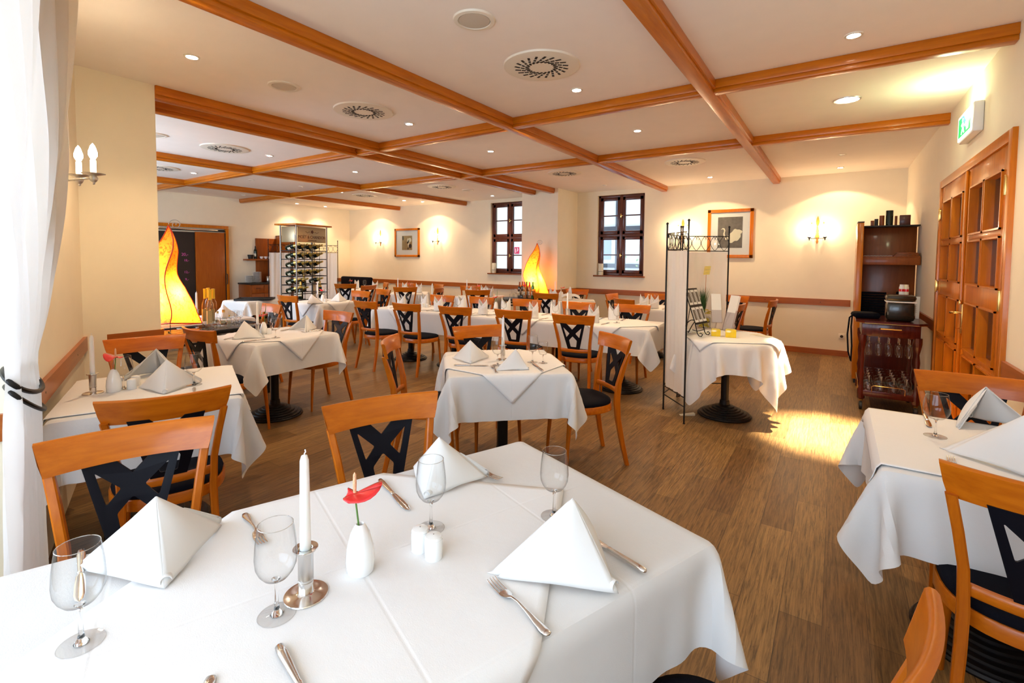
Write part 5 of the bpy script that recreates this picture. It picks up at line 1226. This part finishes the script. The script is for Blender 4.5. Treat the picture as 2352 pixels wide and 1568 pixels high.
# long table: five places on each side
def lt(x, y): c, s = math.cos(R(4.2)), math.sin(R(4.2)); return (-3.62+x*c-y*s, 5.17+x*s+y*c, ZT)
seat = ('leftmost', 'second', 'third', 'fourth', 'rightmost'); XS = (-1.55, -.88, -.13, .62, 1.38)
for i, x in enumerate(XS):
    for sd, nm in ((-1, 'camera side'), (1, 'wall side')):
        j = random.uniform(-.02, .02); f = 0 if sd < 0 else 180
        inst('nap_crown', lt(x+.06*sd+j, sd*.20), 4+f+random.uniform(-14, 14), 'white crown-folded napkin on the long table, %s place from the left, %s' % (seat[i], nm), 'napkin', 'crown-folded napkins on the long table')
        inst('glass', lt(x-.17*sd+j, sd*.06), 0, 'wine glass on the long table, %s place from the left, %s' % (seat[i], nm), 'wine glass', 'wine glasses on the long table')
        inst('fork', lt(x+.17*sd+j, sd*.22), 4+f+random.uniform(-5, 5), 'fork on the long table, %s place from the left, %s' % (seat[i], nm), 'fork', 'forks on the long table')
        inst('knife', lt(x-.09*sd+j, sd*.22), 4+f+random.uniform(-5, 5), 'knife on the long table, %s place from the left, %s' % (seat[i], nm), 'knife', 'knives on the long table')
for px, py, l in ((993, 694, 'left'), (1303, 728, 'right')):
    p = at(px, py, ZT); inst('holder', p, 0, 'steel candle holder on the %s half of the long table' % l, 'candle holder'); inst('candle', p, 0, 'tall white candle on the %s half of the long table' % l, 'candle')
for px, py, l in ((972, 706, 'left'), (981, 706, 'right')): on('shaker', px, py, 0, '%s one of the two shakers on the long table' % l, 'shaker')
inst('vase', at(1139, 711, ZT), 0, 'white vase on the long table', 'vase'); inst('flower_leaf', at(1139, 711, ZT), 10, 'red anthurium in the vase on the long table', 'flower')
# bottle rack table
for px, py, dg, l in ((717, 697, 20, 'left'), (778, 692, 60, 'right')): nap(px, py, dg, '%s white pyramid napkin on the bottle rack table' % l, .95)
p = at(730, 690, ZT); inst('holder', p, 0, 'candle holder on the bottle rack table', 'candle holder'); inst('candle', p, 0, 'white candle on the bottle rack table', 'candle'); inst('vase', at(741, 692, ZT), 0, 'white vase on the bottle rack table', 'vase'); inst('flower', at(741, 692, ZT), 200, 'red anthurium on the bottle rack table', 'flower')
for i, (px, py) in enumerate(((751, 690), (743, 686))): on('glass', px, py, 0, '%s wine glass on the bottle rack table' % ('right', 'left')[i], 'wine glass')
on('shaker', 748, 694, 0, 'white shaker on the bottle rack table', 'shaker')
# back tables
def back(key, items):
    cx, cy, rot, nm = TD[key]
    c, s = math.cos(R(rot)), math.sin(R(rot))
    for kind, x, y, dg, what, cat in items:
        q = (cx+x*c-y*s, cy+x*s+y*c, ZT); inst(kind, q, dg, '%s on the %s' % (what, nm), cat)
back('ta', [('nap_crown', .20, .02, 60, 'right white crown napkin', 'napkin'), ('nap_crown', -.12, .2, 0, 'left white crown napkin', 'napkin'), ('glass', -.22, .05, 0, 'left wine glass', 'wine glass'), ('glass', .02, .2, 0, 'right wine glass', 'wine glass'), ('holder', -.20, -.25, 0, 'candle holder', 'candle holder'), ('candle', -.20, -.25, 0, 'tall thin white candle', 'candle'), ('vase', -.03, .02, 0, 'white vase', 'vase'), ('flower', -.03, .02, 0, 'red anthurium', 'flower')])
back('tb', [('nap_crown', .25, -.02, 30, 'right white crown napkin', 'napkin'), ('nap_crown', 0, .2, 0, 'rear white crown napkin', 'napkin'), ('nap_crown', -.1, -.22, 0, 'front white crown napkin', 'napkin'), ('glass', -.18, .12, 0, 'left wine glass', 'wine glass'), ('glass', .16, .14, 0, 'right wine glass', 'wine glass'), ('holder', -.22, -.08, 0, 'candle holder', 'candle holder'), ('candle', -.22, -.08, 0, 'tall white candle', 'candle'), ('vase', -.02, .0, 0, 'white vase', 'vase'), ('flower', -.02, .0, 90, 'red anthurium', 'flower')])
back('tl', [('nap_crown', -.22, .05, 0, 'left white crown napkin', 'napkin'), ('nap_crown', .24, .08, 50, 'right white crown napkin', 'napkin'), ('glass', -.08, .16, 0, 'wine glass', 'wine glass'), ('vase', -.25, -.16, 0, 'white vase', 'vase'), ('flower', -.25, -.16, 0, 'red anthurium', 'flower')])
back('tc', [('nap_fan', .10, -.05, 20, 'white butterfly-folded napkin', 'napkin'), ('nap_crown', -.28, .0, 0, 'left white crown napkin', 'napkin'), ('nap_crown', -.02, -.28, 20, 'front white crown napkin', 'napkin'), ('glass', -.05, .22, 0, 'wine glass', 'wine glass'), ('holder', -.35, .22, 0, 'candle holder', 'candle holder'), ('candle', -.35, .22, 0, 'pale candle', 'candle'), ('vase', -.22, .25, 0, 'white vase', 'vase'), ('flower', -.22, .25, 30, 'red anthurium', 'flower')])
back('td', [('nap_crown', -.42, -.15, 10, 'left white crown napkin', 'napkin'), ('nap_crown', -.22, -.27, -10, 'second white crown napkin from the left', 'napkin'), ('nap_crown', .46, .10, 0, 'white crown napkin right of the screen', 'napkin'), ('glass', -.30, .05, 0, 'left wine glass', 'wine glass'), ('glass', -.12, .1, 0, 'right wine glass', 'wine glass'), ('knife', -.08, -.27, 5, 'knife', 'knife')])
back('te', [('nap_tent', .16, .35, 60, 'white pyramid napkin', 'napkin'), ('nap_tent', .12, -.35, 200, 'white pyramid napkin nearest the flame lamp', 'napkin'), ('holder', .02, .12, 0, 'candle holder', 'candle holder'), ('candle', .02, .12, 0, 'tall white candle', 'candle'), ('vase', -.1, -.02, 0, 'white vase', 'vase'), ('flower', -.1, -.02, 0, 'pink-red anthurium', 'flower')])
q = MB().box(-.28, .28, -.18, .18, 0, .012, .004).box(-.28, .28, -.18, -.165, .012, .03, .003).box(-.28, .28, .165, .18, .012, .03, .003).box(-.28, -.265, -.18, .18, .012, .03, .003).box(.265, .28, -.18, .18, .012, .03, .003).build('serving_tray', 'iron'); q.location = (-8.1, 4.28, ZT); q.rotation_euler = (0, 0, R(50)); tag(q, 'dark grey serving tray on the small cloth-covered table by the bottle rack', 'tray')
# ---------------------------------------------------------------- black metal drinks tables
def drinks_table(name, cx, cy, sx, sy, rot, h, label, shelf=True, glass=True):
    o = thing(name, (cx, cy, 0), R(rot)); tag(o, label, 'side table'); a, b = sx/2, sy/2
    for x in (-a+.015, a-.015):
        for y in (-b+.015, b-.015): MB().box(x-.012, x+.012, y-.012, y+.012, 0, h-.01, .002).build('leg', 'iron', o)
    m = MB()
    for z in (h-.035, h-.13, .30):
        for y in (-b+.015, b-.015): m.box(-a, a, y-.01, y+.01, z, z+.02)
        for x in (-a+.015, a-.015): m.box(x-.01, x+.01, -b, b, z, z+.02)
    n = max(2, int(round(sy/.3)))
    for s in (-1, 1):
        for i in range(n):
            y0 = -b+sy*i/n; y1 = -b+sy*(i+1)/n; x = s*(a-.015)
            m.tube([(x, y0, h-.12), (x, y1, h-.03)], .005, 5); m.tube([(x, y1, h-.12), (x, y0, h-.03)], .005, 5)
    for s in (-1, 1):
        y = s*(b-.015); m.tube([(-a, y, h-.12), (a, y, h-.03)], .005, 5); m.tube([(a, y, h-.12), (-a, y, h-.03)], .005, 5)
    m.build('lattice_frame', 'iron', o)
    MB().box(-a, a, -b, b, h-.012, h-.001, .002).build('glass_top', MT['smoke'] if glass else 'iron', o); MB().box(-a+.02, a-.02, -b+.02, b-.02, .32, .33).build('lower_shelf', MT['smoke'] if glass else 'iron', o)
    return o
MT['smoke'] = thin_glass('smoked_glass_top', (.55, .58, .60), .12, .7)
HT = .765
drinks_table('drinks_table', -5.42, 2.25, .56, 1.24, 0, HT, 'black metal drinks table with glass top carrying the flame lamp and clear bottles')
zb = HT+.0005
CB = 'clear bottles with yellow caps on the drinks table'
for px, py, l in ((473, 752, 'leftmost'), (480, 748, 'rear'), (484, 757, 'front'), (491, 752, 'rightmost')): on('b_clear', px, py, -60, '%s tall clear bottle with yellow cap on the drinks table' % l, 'bottle', CB, zb)
on('b_squat', 514, 748, -60, 'squat clear bottle with gold cap on the drinks table', 'bottle', None, zb, 1.1); on('b_squat', 500, 744, -60, 'squat clear jar left of the gold-capped bottle on the drinks table', 'bottle', None, zb, .9); on('b_squat', 527, 746, -60, 'small clear bottle with yellow label among the tasting glasses', 'bottle', None, zb, .7)
for i, (px, py) in enumerate(((532, 741), (539, 743), (545, 740), (550, 742), (541, 738), (553, 739))): on('glass_small', px, py, 0, 'small tasting glass on the drinks table, %s from the left' % ('first', 'second', 'fourth', 'fifth', 'third, further back', 'sixth')[i], 'glass', 'small tasting glasses on the drinks table', zb, .85)
WC, WA = Vector((-5.06, 7.74)), R(33)
def wt(x, y, z=.7405): return (WC.x+x*math.cos(WA)-y*math.sin(WA), WC.y+x*math.sin(WA)+y*math.cos(WA), z)
q = wt(.14, 0); drinks_table('wine_table', q[0], q[1], .86, .56, 33, .74, 'black metal side table carrying wine bottles, upturned glasses and a flame lamp', glass=False)
for kind, x, y, l in (('b_wine', .02, -.02, 'dark-capped wine bottle, leftmost'), ('b_wine', .075, .12, 'black-capped wine bottle behind'), ('b_amber', .115, 0, 'amber bottle with dark red cap in the middle'), ('b_green', .155, .13, 'dark green bottle with black cap'), ('b_amber', .21, .03, 'amber bottle with red cap'), ('b_lgreen', .27, -.06, 'light green bottle at the right end')):
    inst(kind, wt(x, y), -40, '%s on the wine side table' % l, 'bottle', 'wine bottles on the side table')
for i, (x, y) in enumerate(((-.13, -.18), (-.045, -.20), (.04, -.21), (.125, -.20), (.205, -.17), (-.07, -.10), (.02, -.11))):
    g = inst('glass_round', wt(x, y, .7405+.181), 0, 'upturned wine glass on the wine side table, %s from the left' % ('first', 'second', 'fourth', 'sixth', 'seventh', 'third, further back', 'fifth, further back')[i], 'wine glass', 'upturned wine glasses on the side table'); g.rotation_euler = (PI, 0, 0)
# ---------------------------------------------------------------- round leaflet table
zr = TZ+.0075
def vlamp(): pass
p = at(1616, 752, zr)
o = thing('flower_cube', p, R(20)); tag(o, 'square glass vase with yellow stones, green grass and yellow flowers on the leaflet table', 'flower vase')
MB().box(-.062, .062, -.062, .062, 0, .115, .004).build('glass_cube', 'clear', o); m = MB()
for i in range(60): m.lathe([(0, -.010), (.009, -.006), (.012, 0), (.009, .006), (0, .010)], (random.uniform(-.046, .046), random.uniform(-.046, .046), .014+.088*random.random()), 7)
m.build('yellow_stones', MT['stones'] if 'stones' in MT else 'yellow', o)
m = MB()
for i in range(130):
    a = random.uniform(0, 2*PI); r = random.uniform(0, .02); l = random.uniform(.24, .36); sp_ = random.uniform(.02, .09); b = Vector((-.01+r*math.cos(a), r*math.sin(a), .10)); pr = [b+Vector((math.cos(a)*sp_*t*t, math.sin(a)*sp_*t*t, l*t)) for t in (0, .35, .7, 1)]
    w = Vector((-math.sin(a), math.cos(a), 0))*.0022; m.add([pr[0]-w, pr[0]+w, pr[1]-w, pr[1]+w, pr[2]-w*.7, pr[2]+w*.7, pr[3]], [(0, 1, 3, 2), (2, 3, 5, 4), (4, 5, 6)])
g = m.build('grass_tuft', 'dgreen', o); tag(g, kind='stuff')
for x, y, z, r in ((.035, -.03, .15, .032), (.055, .01, .165, .026), (.02, -.05, .19, .022)):
    m = MB()
    for i in range(40):
        a = i*2.4; t = i/40; rr = r*(.25+.75*t); q = Vector((rr*math.cos(a), rr*math.sin(a), r*.5*(1-t)))+Vector((x, y, z)); d = Vector((math.cos(a), math.sin(a), .5)).normalized()*r*.35; s = Vector((-math.sin(a), math.cos(a), 0))*r*.16; m.add([q-s, q+d*.6-s*1.3, q+d, q+d*.6+s*1.3, q+s], [(0, 1, 2, 3, 4)])
    m.build('yellow_bloom', 'yellow', o)
m = MB().tube([(.0, 0, .1), (.012, 0, .57)], .0022, 6); m.build('pick_stick', 'door', o)
m = MB()
for i in range(7): m.tube([(-.018+.010*i*.15, -.02, .575+.013*i), (.045+.010*i*.15, -.02, .58+.013*i)], .004, 6); m.tube([(-.012+.010*i*.15, .02, .575+.013*i), (.04+.010*i*.15, .02, .58+.013*i)], .004, 6)
m.build('yellow_bundle', 'yellow', o)
p = at(1597, 770, zr); o = thing('leaflet_easel', p, R(78)); o.scale = (1.12, 1.12, 1.12); tag(o, 'black scrolled iron easel holding printed leaflets on the round table', 'easel')
m = MB()
for s in (-1, 1):
    x = s*.07
    m.tube([(x, .10, .004)]+[(x, .10-.13*t, .14*math.sin(PI*t*.62)) for t in np.linspace(.05, .95, 12)]+[(x, -.05, .03), (x, -.065, .010), (x, -.085, .008), (x, -.095, .025), (x, -.08, .036), (x, -.07, .028)], .004, 6)
    m.tube([(x, -.045, .11), (x, .06, .40)], .004, 6); m.tube([(x, .06, .40), (x, .12, .005)], .0035, 6)
m.tube([(-.07, -.045, .11), (.07, -.045, .11)], .004, 6); m.tube([(-.07, .06, .40), (.07, .06, .40)], .004, 6); m.tube([(-.07, .085, .02), (.07, .085, .02)], .0035, 6); m.tube([(-.1, -.02, .06), (-.07, -.05, .05), (.07, -.05, .05), (.10, -.02, .06)], .0035, 6)
m.build('iron_frame', 'iron', o)
Mx = Matrix.Translation((0, -.052, .112)) @ Matrix.Rotation(-.345, 4, 'X')
bd = MB().box(-.115, .115, 0, .004, 0, .31, M=Mx).box(-.12, .12, -.02, .004, -.006, 0, M=Mx).build('black_board', 'black', o)
for cx_ in (-.074, .0, .074):
    for z0 in (.012, .165):
        c_ = MB().box(cx_-.030, cx_+.030, -.003, -.0005, z0, z0+.13, M=Mx).build('photo_card', 'paper', o, 0); MB().box(cx_-.022, cx_+.02, -.0036, -.003, z0+.02, z0+.11, M=Mx).build('printed_picture', 'grey', c_, 0)
p = at(1668, 760, zr); o = thing('leaflet_holder', p, R(-38)); o.scale = (1.2, 1.2, 1.42); tag(o, 'clear acrylic holder with white brochures on the round leaflet table', 'brochure holder')
Mx = Matrix.Rotation(-.30, 4, 'X'); m = MB().box(-.055, .055, .03, .033, 0, .24, M=Mx).box(-.055, .055, 0, .002, 0, .14, M=Mx).box(-.055, -.053, 0, .03, 0, .16, M=Mx).box(.053, .055, 0, .03, 0, .16, M=Mx).box(-.055, .055, .05, .13, 0, .002); m.build('acrylic_stand', 'plexi', o, 0)
MB().box(-.048, .048, .004, .022, .006, .27, M=Mx).build('white_brochures', 'paper', o, 0)
p = at(1648, 757, zr); o = thing('leaflet_stand', p, R(25)); o.scale = (1.1, 1.1, 1.25); tag(o, 'smaller clear acrylic stand with white flyers behind the brochures', 'brochure holder')
m = MB().box(-.05, .05, .02, .022, .06, .30, M=Mx).box(-.05, .05, 0, .002, .06, .17, M=Mx).tube([(0, .04, .06), (0, .09, 0)], .006, 6).box(-.04, .04, -.02, .1, 0, .002); m.build('acrylic_stand', 'plexi', o, 0); MB().box(-.044, .044, .004, .016, .065, .31, M=Mx).build('white_flyers', 'paper', o, 0)
for px, py, s, l in ((1644, 771, 1.15, 'left'), (1678, 774, 1.28, 'right')):
    o = thing('tealight_holder', at(px, py, zr), R(12)); o.scale = (s, s, s); tag(o, '%s square yellow glass tealight holder on the leaflet table' % l, 'tealight holder', 'yellow tealight holders')
    m = MB().box(-.036, .036, -.036, .036, 0, .058, .004); m.build('yellow_glass', MT['yglass'], o); MB().box(-.028, .028, -.028, .028, .0575, .0595).build('hollow', MT['stones'], o)
for px, py, dg, l in ((1615, 765, 20, 'flat postcards with orange print left of the yellow holders'), (1750, 771, -30, 'flat leaflets lying at the right of the round table')):
    q = MB().box(-.10, .05, -.05, .05, 0, .003).box(-.03, .10, -.06, .03, .003, .005).build('leaflets', MT['card'], None, 0); q.location = at(px, py, zr); q.rotation_euler = (0, 0, R(dg)); tag(q, l, 'leaflets')
q = MB().prism([(-.07, 0), (.07, 0), (.07, .022), (-.07, .004)], -.02, .02).build('wooden_wedge', 'label', None, 0); q.location = at(1578, 953, .001); q.rotation_euler = (0, 0, R(35)); tag(q, 'small pale wooden wedge on the floor beside the folding screen foot', 'wedge')
